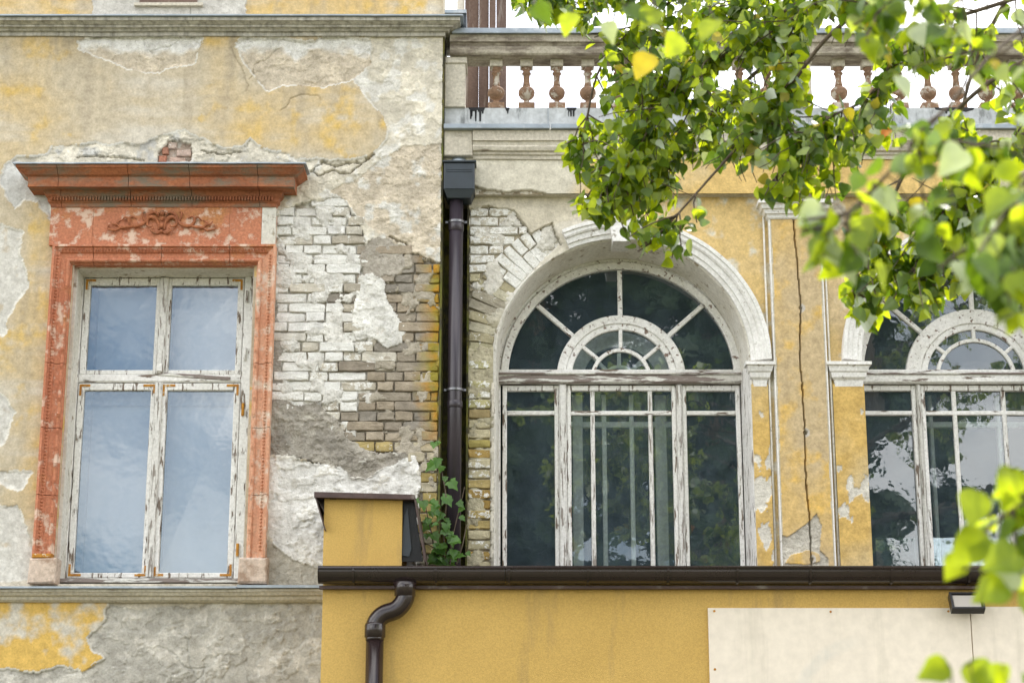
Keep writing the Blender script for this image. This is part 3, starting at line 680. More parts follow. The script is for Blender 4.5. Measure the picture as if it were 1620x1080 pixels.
# cut: the frame mesh is rebuilt as four members so the opening is real
me = win.data; me.clear_geometry(); mb = MB()
X_ = lambda px: pxx(px, 660, YW)
Z_ = lambda py: pz(py, YW)
mb.box(X_(96), X_(119), YW+.0, YW+.12, Z_(919), Z_(425), .008); mb.box(X_(379), X_(420), YW, YW+.12, Z_(919), Z_(425), .008)
mb.box(X_(119), X_(379), YW, YW+.12, Z_(438), Z_(425), .008); mb.box(X_(119), X_(379), YW, YW+.12, Z_(919), Z_(914), .004)
me.from_pydata(mb.v, [], mb.f); me.update()
MB().box(X_(119), X_(379), YW+.004, YW+.11, Z_(604), Z_(592), .01).build('transom', 'paint_h', win)
MB().bar((X_(247), Z_(591)), (X_(362), Z_(599)), .03, YW-.004, YW+.01, .006).build('rotten_transom_rail', 'paint_hh', win, label='rotted bare timber on the right of the transom')
def sash(px0, px1, py0, py1, st, top, bot, mv='paint_v', mh='paint_h', dy=0):
    a, b, c, d = X_(px0), X_(px1), Z_(py1), Z_(py0); y = YW+.012+dy
    mb = MB(); s_ = st/208
    mb.box(a, a+s_, y, y+.05, c, d, .006); mb.box(b-s_, b, y, y+.05, c, d, .006)
    mb.box(a+s_, b-s_, y+.001, y+.05, d-top/208, d, .006); mb.box(a+s_, b-s_, y+.001, y+.05, c, c+bot/208, .006)
    o = mb.build('sash_frame', mv, win)
    tilt = random.uniform(-.012, .012)
    g_ = MB().add([(a+s_-.004, y+.03, c+bot/208-.004), (b-s_+.004, y+.03+tilt, c+bot/208-.004), (b-s_+.004, y+.03+tilt*.4, d-top/208+.004), (a+s_-.004, y+.03+tilt*.2, d-top/208+.004)], [(0, 1, 2, 3)])
    g_.build('pane', 'glass_cloudy', win)
    return a, b, c, d, y
for (x0, x1, y0, y1, brs) in ((120, 247, 439, 592, 'tl'), (251, 378, 439, 592, 'tr'), (120, 246, 605, 913, 'all'), (252, 378, 605, 913, 'all')):
    a, b, c, d, y = sash(x0, x1, y0, y1, 10, 12, 8)
    cor = [(a, d, 1, -1), (b, d, -1, -1), (a, c, 1, 1), (b, c, -1, 1)]
    if brs == 'tl': cor = cor[:1]
    if brs == 'tr': cor = cor[1:2]
    for (xx, zz, sx, sz) in cor:
        l1, l2 = .085*random.uniform(.8, 1.1), .09*random.uniform(.8, 1.1); wv = .017
        p = [(xx+sx*.012, zz+sz*.012), (xx+sx*(.012+l2), zz+sz*.012), (xx+sx*(.012+l2), zz+sz*(.012+wv)), (xx+sx*(.012+wv), zz+sz*(.012+wv)), (xx+sx*(.012+wv), zz+sz*(.012+l1)), (xx+sx*.012, zz+sz*(.012+l1))]
        if sx*sz < 0: p = p[::-1]
        MB().prism(p, y-.004, y+.002).build('corner_bracket', 'rust', win)
MB().box(X_(243), X_(255), YW-.012, YW+.03, Z_(913), Z_(605), .008).build('meeting_stile', 'paint_vh', win)
MB().box(X_(243), X_(256), YW-.012, YW+.03, Z_(591), Z_(439), .008).build('meeting_stile', 'paint_vh', win)
MB().box(X_(245), X_(253), YW-.022, YW-.01, Z_(588), Z_(576), .004).build('latch_block', 'paint_v', win)
for py in (470, 560, 648, 870):
    for px in (114, 384): MB().lathe([(.009, -.05), (.011, -.045), (.011, .045), (.009, .05)], (X_(px), YW-.012, Z_(py)), 8).build('hinge', 'rust' if py > 600 else 'paint_v', win, smooth=True)
MB().box(X_(100), X_(400), .05, YW+.1, Z_(927), Z_(920), .004).build('timber_sill', 'paint_hh', win)
# reveals, inner casement and pale blind behind
rv = MB(); rv.box(OX0-.06, X_(96)+.002 if False else OX0+.012, .06, YW+.1, OZ0, OZ1); rv.box(OX1-.012, OX1+.05, .06, YW+.1, OZ0, OZ1); rv.box(OX0+.012, OX1-.012, .06, YW+.1, OZ1-.012, OZ1+.05)
rv.build('window_reveal', 'reveal', house)
yi = YW+.19
mb = MB(); xi0, xi1 = X_(108), X_(392)
for a, b in ((xi0, xi0+.13), (X_(240), X_(259)), (xi1-.13, xi1)): mb.box(a, b, yi, yi+.05, Z_(925), Z_(425), .006)
for c, d in ((445, 425), (632, 596), (925, 900)):
    mb.box(xi0+.131, X_(240)-.001, yi+.002, yi+.05, Z_(c), Z_(d), .006); mb.box(X_(259)+.001, xi1-.131, yi+.002, yi+.05, Z_(c), Z_(d), .006)
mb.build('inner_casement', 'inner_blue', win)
MB().box(X_(95), X_(425), yi+.055, yi+.06, Z_(930), Z_(415)).build('blind', 'blind', win)

# ================================================================== ARCHED WING
YA = .18; YG = YA+.40          # wall face, glazing plane
XA0 = pxx(740, 600, YA)
arch = thing('arched_wing', 'cream and yellow house wing with two round arched windows and a roof balustrade', 'building', (1.5, .5, 0))
SPZ = pz(571, YA)              # springing height on the wall face
RI = 203/F*(D+YA)/CT*1.0       # clear radius on the face
RI = at(985+203, 571, YA).x-at(985, 571, YA).x
RW = at(983+189, 596, YG).x-at(983, 596, YG).x
AC = [at(985, 571, YA).x, None]
AC[1] = at(1546, 596, YG).x
ZB = pz(930, YA)-.1            # just under the lean-to roof
ARC1, ARC2 = AC
AP = {}
AP['brick'] = P2([(736, 330), (760, 326), (805, 328), (822, 348), (838, 372), (868, 352), (886, 384), (860, 410), (830, 450), (800, 500), (785, 560), (783, 600), (777, 610), (777, 960), (736, 960)], YA)
AP['topband'] = P2([(736, 300), (1030, 300), (1010, 330), (940, 340), (880, 352), (840, 372), (820, 345), (800, 326), (736, 332)], YA)
AP['r1'] = P2([(1180, 700), (1222, 690), (1222, 900), (1180, 900)], YA)
CR2 = [P2([(838, 372), (852, 362), (872, 352), (888, 386)], YA), P2([(742, 334), (770, 330), (812, 334), (830, 358), (848, 385)], YA)]
def in_open(X, Z, e=0):
    r = np.zeros(X.shape, bool)
    for cx in AC:
        r |= (np.hypot(X-cx, Z-SPZ) < RI-e) & (Z >= SPZ)
        r |= (np.abs(X-cx) < RI-e) & (Z < SPZ)
    return r
def arch_fn(X, Z):
    wx = X + .03*(fbm(X, Z, 5, 103)-.5)+.02*(fbm(X, Z, 22, 105)-.5); wz = Z + .03*(fbm(X, Z, 5, 113)-.5)+.02*(fbm(X, Z, 22, 115)-.5)
    n1 = fbm(X, Z, 1.5, 121, 5); n2 = fbm(X, Z, 7, 131, 4); n3 = fbm(X, Z, 28, 141, 3)
    c = lerp((.64, .47, .21), (.60, .47, .28), (n1-.42)*4)
    c = lerp(c, (.70, .46, .12), (n2-.6)*5)
    c = lerp(c, (.64, .60, .50), np.clip((n2-.58)*7, 0, 1))
    c = lerp(c, (.64, .60, .51), np.clip((ARC1+.25-X)*4+(n2-.5)*2, 0, 1))
    dep = .002*(n1-.5)+.001*n3; rel = np.full(X.shape, .12)
    m = inside(AP['topband'], wx, wz); c = np.where(m[..., None], np.array((.62, .57, .46))*(1+.35*(n2-.5))[..., None], c); rel = np.where(m, .3, rel)
    m = inside(AP['brick'], wx, wz)
    c = np.where(m[..., None], np.array((.42, .37, .28))*(1+.6*(n2-.5))[..., None], c); dep = np.where(m, .040+.006*(n2+n3-1), dep); rel = np.where(m, .6, rel)
    sm = fbm(X, Z, 7.5, 245, 6); ks = m & (sm > .55)
    cs = lerp((.66, .635, .57), (.46, .42, .30), (pz(470, YA)-Z)*4)*(1+.4*(n2-.5)+.3*(n3-.5))[..., None]
    c = np.where(ks[..., None], cs, c); dep = np.where(ks, .022-.08*np.clip(sm-.55, 0, .12)+.010*(n3-.5), dep)
    for p in CR2:
        k = segdist(p, wx, wz) < .007; dep = np.where(k, dep+.03, dep); c = np.where(k[..., None], c*.8, c)
    return dep, np.clip(c, 0, 1), rel, ~in_open(X, Z, .006)
def arch_snap(X, Z):
    X = X.copy(); Z = Z.copy()
    for cx in AC:
        d = np.hypot(X-cx, Z-SPZ); k = (np.abs(d-RI) < .008) & (Z > SPZ)
        s = np.where(k, RI/np.maximum(d, 1e-6), 1); X = cx+(X-cx)*s; Z = SPZ+(Z-SPZ)*s
        k2 = (np.abs(np.abs(X-cx)-RI) < .008) & (Z <= SPZ); X = np.where(k2, cx+np.sign(X-cx)*RI, X)
    return X, Z
XAR = pxx(1700, 600, YA)
ZF0 = pz(312, YA)              # underside of the frieze
aw = grid('wall', XA0, XAR, ZB, ZF0+.05, .0085, YA, arch_fn, 'layers', arch, snap=arch_snap, label='peeling yellow and cream plaster with bare brick by the pipe')
# masonry core with arched holes
def core_strip(x0, x1, z0f):
    n = 40; vs = []; fs = []
    xs = np.linspace(x0, x1, n+1)
    for x in xs:
        z = z0f(x); vs += [(x, YA+.075, z), (x, YA+.42, z), (x, YA+.42, ZF0+.4), (x, YA+.075, ZF0+.4)]
    for i in range(n):
        for j in range(4): fs.append((i*4+j, i*4+(j+1) % 4, i*4+4+(j+1) % 4, i*4+4+j))
    fs += [(0, 1, 2, 3), (n*4+3, n*4+2, n*4+1, n*4)]
    return vs, fs
mb = MB()
RC = RI+.012
mb.box(XA0+.004, ARC1-RC, YA+.075, YA+.42, 0, ZF0+.4); mb.box(ARC1+RC, ARC2-RC, YA+.075, YA+.42, 0, ZF0+.4); mb.box(ARC2+RC, 9, YA+.075, YA+.42, 0, ZF0+.4)
for cx in AC: mb.add(*core_strip(cx-RC+.001, cx+RC-.001, lambda x, cx=cx: SPZ+math.sqrt(max(RC*RC-(x-cx)**2, 0))))
for cx in AC: mb.box(cx-RC+.001, cx+RC-.001, YA+.075, YA+.42, 0, ZB)
mb.build('masonry_core', 'plain', arch)
MB().box(XAR+.002, 9, YA+.003, YA+.074, ZB, ZF0).build('plaster_beyond', 'plain', arch)
# slot behind the pipe
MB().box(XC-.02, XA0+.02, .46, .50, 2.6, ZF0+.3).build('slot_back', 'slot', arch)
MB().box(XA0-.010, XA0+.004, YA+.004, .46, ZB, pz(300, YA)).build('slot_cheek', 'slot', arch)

# bricks of the arched wing: straight courses, headers of the pier, rowlocks of the arch
z = pz(334, YA); row = 0; vr0, vr1 = RI+.015, RI+.30
while z > pz(905, YA):
    xa = XA0+.003; px, py, _ = proj((xa, YA, z))
    xe_ = pxx(777, py, YA)
    if py < 600:
        h = z-SPZ
        xe_ = ARC1-math.sqrt(max(vr1*vr1-h*h, 0)) if h < vr1 else pxx(830, py, YA)
        if h < 0: xe_ = pxx(777, py, YA)
    x = xa; k = row
    while x < xe_-.02:
        L = xe_-x if py > 560 else ((.24 if k % 2 else .15)*random.uniform(.9, 1.05))
        x2 = min(x+L, xe_)
        if xe_-x2 < .05: x2 = xe_
        if inpoly(AP['brick'], (x+x2)/2, z) and x2-x > .03:
            if py < 430: colr = random.choice(((.64, .62, .55), (.60, .57, .49), (.55, .51, .42))); wh = .55
            elif py < 560: colr = random.choice(((.40, .36, .22), (.46, .42, .28), (.34, .30, .22))); wh = .42
            elif py < 640: colr = random.choice(((.48, .45, .26), (.55, .52, .36), (.44, .41, .22))); wh = .5
            else: colr = random.choice(((.42, .29, .10), (.37, .25, .08), (.48, .38, .17), (.34, .27, .14), (.52, .47, .32), (.40, .34, .12))); wh = random.choice((.3, .4, .5))
            brick_obj(((x+x2)/2, z), AX, x2-x-.009, pitch-random.uniform(.010, .017), YA+random.uniform(.006, .024), colr, wh, aw)
        x = x2; k += 1
    z -= pitch; row += 1
a = math.radians(178)
while a > math.radians(113):
    ax = Vector((math.cos(a), 0, math.sin(a)))
    long = random.random() < .5
    segs = [(vr0, vr1)] if long else [(vr0, vr0+.145), (vr0+.15, vr1)]
    for r0, r1 in segs:
        rm = (r0+r1)/2; c = (ARC1+rm*ax.x, SPZ+rm*ax.z)
        x_, y_, _ = proj((c[0], YA, c[1]))
        r1 = min(r1, (XA0-ARC1)/ax.x-.006); rm = (r0+r1)/2; c = (ARC1+rm*ax.x, SPZ+rm*ax.z)
        if r1-r0 < .05 or not inpoly(AP['brick'], *c): continue
        t = (math.degrees(a)-113)/65
        colr = random.choice(((.68, .66, .60), (.62, .59, .51), (.70, .69, .65))) if t < .5 else random.choice(((.42, .39, .26), (.40, .36, .24), (.50, .47, .36), (.36, .33, .26)))
        brick_obj(c, ax, r1-r0-.004, .073, YA+random.uniform(.014, .028), colr, .6 if t < .5 else .4, aw)
    a -= .078/(RI+.14)

# archivolts, reveals, keystones
pr = [(RI-.002, YA+.06), (RI-.002, YA-.022), (RI+.028, YA-.026), (RI+.034, YA-.040), (RI+.075, YA-.044), (RI+.080, YA-.058), (RI+.092, YA-.066), (RI+.115, YA-.066), (RI+.122, YA-.078), (RI+.150, YA-.078), (RI+.150, YA+.06)]
MB().ring(ARC1, SPZ, pr, 0, R(114), 90, jit=.004).build('archivolt', 'stucco_white', arch, label='moulded white arch with its left end broken off')
MB().ring(ARC2, SPZ, pr, 0, R(180), 130, jit=.004).build('archivolt', 'stucco_white', arch)
for i, cx in enumerate(AC):
    q = [(RI-.001, YA+.0), (RI-.012, YA+.02), (RI-.03, YG-.12), (RW+.012, YG-.02), (RW+.012, YG+.06), (RI+.05, YG+.06), (RI+.05, YA+.06)]
    MB().ring(cx, SPZ-.0, q, 0, math.pi, 100, jit=.004).build('arch_soffit', 'reveal' if i == 0 else 'stucco_white', arch)
    for sg in (-1, 1):
        poly = [(cx+sg*r, y) for r, y in q]; n = len(poly)
        vs = [(x, y, ZB) for x, y in poly]+[(x, y, SPZ-.001) for x, y in poly]
        MB().add(vs, [(j, (j+1) % n, n+(j+1) % n, n+j) for j in range(n)]).build('jamb_reveal', 'reveal' if (i == 0 and sg < 0) else 'paint_v', arch)
    a0, a1 = R(90+4), R(90-4); p = []
    for a, r in ((a0, RI-.05), (a0*1.012, RI+.165), (a1*.988, RI+.165), (a1, RI-.05)): p.append((cx+r*math.cos(a), SPZ+r*math.sin(a)))
    MB().prism(p[::-1], YA-.105, YA+.16).build('keystone', 'stucco_white', arch)

# imposts with their yellow strips
def impost(x0, x1, name='impost'):
    zt_, zb_ = pz(570, YA-.09), pz(610, YA-.05)
    h = zt_-zb_; p = [(-.02, zt_), (.095, zt_-.005), (.095, zt_-.03), (.08, zt_-.035), (.07, zt_-.075), (.06, zt_-.085), (.055, zt_-.12), (.035, zt_-.14), (.03, zb_), (-.02, zb_)]
    MB().run(p, x0, x1, YA, left=True, right=True, base=.03, n=4, jit=.003, yb=YA+.02).build(name, 'stucco_white', arch)
def strip_fn(seed, bare):
    def f(X, Z):
        n1 = fbm(X, Z, 3, seed, 4); n2 = fbm(X, Z*.6, 9, seed+3, 5); n3 = fbm(X, Z, 28, seed+9, 3)
        c = lerp((.60, .41, .14), (.56, .44, .24), (n1-.4)*3)
        m = n2 > bare
        c = np.where(m[..., None], np.array((.64, .615, .55))*(1+.3*(n3-.5))[..., None], c)
        return np.where(m, .007, 0)+.003*n3, c, np.where(m, .35, .15), np.ones(X.shape, bool)
    return f
IX = [(ARC1+RI-.008, pxx(1219, 740, YA)), (pxx(1322, 740, YA), ARC2-RI+.008)]
for i, (a, b) in enumerate(IX):
    impost(a+.02, b-.01)
    grid('pilaster_strip', a, b, ZB, pz(609, YA), .008, YA-.03, strip_fn(200+i*7, (.50, .66)[i]), 'layers', arch)
    MB().box(a+.001, b-.001, YA-.02, YA+.05, ZB, pz(609, YA)).build('strip_core', 'reveal', arch)
    MB().tube([((b if i == 0 else a)+(.012 if i == 0 else -.012), YA-.02, ZB), ((b if i == 0 else a)+(.012 if i == 0 else -.012), YA-.02, pz(345, YA))], .008, 8).build('edge_bead', 'reveal', arch, smooth=True)
# central pilaster with its long crack
PX0, PX1 = pxx(1226, 600, YA-.05), pxx(1309, 600, YA-.05); YP = YA-.06
CRK = P2([(1253, 320), (1256, 360), (1262, 420), (1267, 486), (1266, 560), (1271, 640), (1274, 690), (1275, 760), (1281, 820), (1285, 905)], YP)
BARE = P2([(1222, 960), (1222, 845), (1235, 846), (1247, 850), (1262, 840), (1278, 826), (1292, 812), (1300, 830), (1298, 870), (1312, 885), (1312, 960)], YP)
ISL = P2([(1243, 890), (1250, 876), (1275, 870), (1296, 876), (1300, 888), (1280, 893)], YP)
HOLES = [at(1267, 487, YP), at(1274, 684, YP), at(1284, 884, YP)]
def pil_fn(X, Z):
    wx = X+.02*(fbm(X, Z, 9, 303)-.5)+.012*(fbm(X, Z, 30, 305)-.5); wz = Z+.02*(fbm(X, Z, 9, 313)-.5)+.012*(fbm(X, Z, 30, 315)-.5)
    n1 = fbm(X, Z, 1.7, 321, 5); n2 = fbm(X, Z, 8, 331, 4); n3 = fbm(X, Z, 30, 341, 3)
    c = lerp((.60, .43, .185), (.52, .41, .25), (n1-.38)*3.5); c = lerp(c, (.68, .45, .13), (n2-.56)*4)
    ed = np.minimum(X-PX0, PX1-X); k = ed < .012+.03*np.clip(n2-.5, 0, 1)
    c = np.where(k[..., None], np.array((.62, .58, .49)), c)
    dep = .003*(n1-.5)+.001*n3+np.where(k, .006, 0); rel = np.full(X.shape, .12)
    m = inside(BARE, wx, wz) & ~inside(ISL, wx, wz)
    c = np.where(m[..., None], np.array((.58, .55, .48))*(1+.5*(n2-.5))[..., None], c); dep = np.where(m, .016+.012*(n3-.5), dep); rel = np.where(m, .6, rel)
    d = segdist(CRK, X+.010*(fbm(X, Z, 14, 351)-.5), Z); dep = np.where(d < .0058, .06, dep)
    for h in HOLES:
        dd = np.hypot(X-h.x+.01*(n3-.5), Z-h.z); dep = np.where(dd < .016, .05, dep)
        kk = (dd < .035) & (X > h.x); c = np.where(kk[..., None], np.array((.5, .47, .42)), c)
    return dep, np.clip(c, 0, 1), rel, np.ones(X.shape, bool)
pil = grid('pilaster', PX0, PX1, ZB, pz(322, YP), .0055, YP, pil_fn, 'layers', arch, label='yellow pilaster split by a long crack')
for a, b in ((PX0-.004, PX0+.006), (PX1-.006, PX1+.004)): MB().box(a, b, YP+.002, YA+.02, ZB, pz(322, YP)).build('pilaster_side', 'stucco_white', pil)
zt_, zb_ = pz(316, YP-.07), pz(347, YP)
h = zt_-zb_
p = [(-.02, zt_), (.15, zt_), (.15, zt_-.03), (.13, zt_-.035), (.12, zt_-.065), (.105, zt_-.07), (.095, zt_-.10), (.08, zt_-.105), (.075, zb_+.01), (.065, zb_), (-.02, zb_)]
MB().run(p, PX0, PX1, YA, left=True, right=True, base=.06, n=6, jit=.003, yb=YA+.02).build('capital', 'stucco_white', arch)

# frieze and entablature under the ledge
YF = YA-.09
def fr_fn(X, Z):
    n1 = fbm(X, Z, 2.2, 421, 5); n2 = fbm(X, Z, 8, 431, 4); n3 = fbm(X, Z, 28, 441, 3)
    c = lerp((.62, .585, .49), (.66, .47, .19), np.clip((X-pxx(880, 280, YF))*2.2, 0, 1)*1.6+(n1-.5)*2.6-.2)
    c = lerp(c, (.62, .59, .52), np.clip((X-pxx(1500, 280, YF))*2, 0, .8))
    wx = X+.03*(fbm(X, Z, 9, 403)-.5); wz = Z+.03*(fbm(X, Z, 9, 413)-.5)
    m = inside(P2([(745, 330), (745, 292), (765, 298), (800, 303), (840, 300), (862, 306), (862, 330)], YF), wx, wz)
    c = np.where(m[..., None], np.array((.40, .34, .25))*(1+.5*(n2-.5))[..., None], c); dep = np.where(m, .02+.02*n3, .003*n2)
    return dep, np.clip(c, 0, 1), np.where(m, .7, .18), np.ones(X.shape, bool)
XF0 = XC+.016
grid('frieze', XF0, XAR, pz(306, YF), pz(246, YF), .009, YF, fr_fn, 'layers', arch, label='faded frieze band, white at the pipe and yellow further along')
MB().box(XF0, 9, YF+.03, YA+.3, pz(306, YF)+.001, pz(200, YF)).build('frieze_core', 'stone', arch)
zz = lambda py, p: pz(py, YF-p)
pr = [(-.02, zz(206, .07)), (.07, zz(206, .07)), (.07, zz(222, .07)), (.055, zz(224, .055)), (.05, zz(230, .05)), (.06, zz(232, .06)), (.05, zz(238, .05)), (.03, zz(241, .03)), (.03, zz(244, .03)), (.015, zz(247, .015)), (.012, zz(252, .012)), (-.02, zz(253, 0))]
MB().run(pr, pxx(748, 230, YF), 9, YF, n=80, jit=.004).build('entablature', 'stone', arch, label='dirty cream moulded entablature')
MB().box(XF0, pxx(748, 230, YF)-.002, YF-.055, YF+.03, pz(250, YF), pz(206, YF-.05), .006).build('entablature_end', 'stone', arch)
# ledge with zinc edge and zinc-clad plinth
ZL = pz(198, -.01)
for a, b in ((695, 870), (872, 1180), (1182, 1500), (1502, 2300)):
    MB().box(max(pxx(a, 200, 0), XC+.016), pxx(b, 200, 0)-.002, -.012, .45, ZL-.028, ZL+.012, .004).build('ledge_flashing', 'zinc', arch)
YPL = .125; ZP0 = ZL+.012; ZP1 = pz(171, YPL)
bal = link('balustrade', MB().box(XC+.016, 9, YPL, .36, ZP0+.001, ZP1).mesh('balustrade'), 'zinc_plinth', arch, label='roof balustrade with urn shaped balusters on a zinc clad plinth')
for px in (867, 1120, 1400): MB().box(pxx(px, 185, YPL)-.002, pxx(px, 185, YPL)+.002, YPL-.004, YPL+.01, ZP0+.004, ZP1+.002).build('sheet_seam', 'zinc', bal)
# tar drips
for (px, w0, n) in ((742, 24, 7), (897, 14, 3), (800, 5, 1), (1480, 60, 1)):
    mb = MB(); x0 = pxx(px, 175, YPL); x1 = pxx(px+w0, 175, YPL)
    mb.prism([(x0-.006, ZP1+.003), (x0, ZP1-.014), (x0+(x1-x0)*.3, ZP1-.030), (x0+(x1-x0)*.55, ZP1-.018), (x0+(x1-x0)*.8, ZP1-.034), (x1, ZP1-.016), (x1+.008, ZP1+.003)], YPL-.003, YPL+.01)
    for i in range(n):
        x = x0+(x1-x0)*(i+random.uniform(.1, .9))/n; l = random.choice((.03, .045, .07, .09, .11)); w_ = random.uniform(.003, .010)
        mb.prism([(x-w_, ZP1-.02), (x-w_*.7, ZP1-l), (x, ZP1-l-.006), (x+w_*.7, ZP1-l), (x+w_, ZP1-.02)], YPL-.0035, YPL+.009)
    mb.build('tar_drip', 'tar', bal)
# handrail
ZR0 = pz(87, .06); ZR1 = pz(55, .03)
pr = [(-.24, ZR1), (.05, ZR1), (.05, ZR1-.06), (.035, ZR1-.066), (.02, ZR1-.09), (.035, ZR1-.10), (.03, ZR0+.012), (.02, ZR0), (-.21, ZR0), (-.24, ZR0+.02)]
rx0 = pxx(712, 70, .08)
MB().run(pr, rx0, 9, .08, n=60, jit=.004).build('handrail', 'stone_grime_shade', bal)
for a, b in ((715, 1262), (1270, 1640), (1642, 2300)): MB().box(pxx(a, 50, .0), pxx(b, 50, 0), -.0, .36, ZR1+.002, ZR1+.022).build('rail_flashing', 'zinc', bal)
for a, b in ((715, 1262), (1270, 2300)): MB().box(pxx(a, 50, .0)+.004, pxx(b, 50, 0)-.003, .012, .35, ZR1+.0225, ZR1+.05).build('rail_flashing', 'zinc', bal)
# piers
for a, b in ((701, 736), (1246, 1284)):
    MB().box(max(pxx(a, 130, .10), XC+.014), pxx(b, 130, .10), .10, .34, ZP1, ZR0-.001, .006).build('pier', 'stone', bal)
    MB().box(max(pxx(a, 130, .06), XC+.014), pxx(b, 130, .06)+.012, .085, .34, ZR0-.06, ZR0-.002, .008).build('pier_cap', 'stone', bal)
x0, x1 = pxx(1238, 40, .05), pxx(1290, 40, .05)
MB().box(x0, x1, .03, .34, ZR1+.055, pz(14, .03), .008).build('pier_block', 'stone', bal); MB().box(x0-.03, x1+.03, -.0, .37, pz(14, .03), pz(8, .03)).build('pier_flashing', 'zinc', bal)
x0, x1 = pxx(702, 40, .05), pxx(731, 40, .05)
MB().box(max(x0, XC+.014), x1, .05, .34, ZR1+.052, pz(24, .05), .008).build('pier_block', 'stone', bal); MB().box(max(x0, XC+.013), x1+.035, .0, .37, pz(23, .03), pz(18, .03)).build('pier_flashing', 'zinc', bal)
MB().box(x1+.001, x1+.034, .02, .36, ZR1+.055, pz(23.2, .03)).build('pier_flashing', 'hopper', bal)
# balusters, turned, each its own
H = ZR0-ZP1
bp = [(.054, 0), (.054, .12), (.044, .135), (.024, .17), (.018, .20), (.026, .225), (.046, .26), (.058, .31), (.062, .36), (.058, .41), (.046, .45), (.030, .475), (.024, .49), (.029, .50), (.026, .53), (.022, .62), (.025, .72), (.034, .735), (.034, .76), (.024, .775), (.026, .80), (.036, .84), (.036, .86)]
bm_ = MB().lathe([(r*1.08, z*H) for r, z in bp], n=20).mesh('baluster', True)
cap_ = MB().box(-.051, .051, -.051, .051, .86*H, H, .004).mesh('cap_block'); base_ = MB().box(-.065, .065, -.063, .063, .0, .12*H, .004).mesh('base_block')
for px in [785, 833, 881, 930, 978, 1026, 1074, 1122, 1170, 1214, 1327, 1374, 1421, 1468, 1513, 1560, 1607, 1654]:
    x = pxx(px, 140, .19)
    b_ = link('baluster', bm_, 'baluster', bal, loc=(x, .19, ZP1)); b_.rotation_euler.z = random.uniform(0, 6); b_.scale = (random.uniform(.96, 1.04),)*2+(1,)
    link('baluster_cap', cap_, 'stone', bal, loc=(x, .19, ZP1)); link('baluster_base', base_, 'baluster', bal, loc=(x, .19, ZP1))
# terrace slab behind and the boarded timber frame standing on it
MB().box(XC+.016, 9, .361, 5, ZP0-.2, ZP0+.03).build('terrace_slab', 'felt', arch)
tf = link('timber_frame', MB().box(pxx(735, 80, .9), pxx(757, 80, .9), .95, 1.0, ZP0, 9.3).mesh('timber_frame'), 'timber', arch, label='brown boarded timber frame behind the balustrade')
for a, b, y in ((757.5, 773, .93), (774, 784, .9), (785, 801, .94)): MB().box(pxx(a, 80, .9), pxx(b, 80, .9), y, 1.03, ZP0, 9.3, .004).build('board', 'timber', tf)
MB().box(pxx(722, 80, .9), pxx(734, 80, .9), .97, 1.02, ZP0, 9.3).build('board', 'stucco_white', tf)

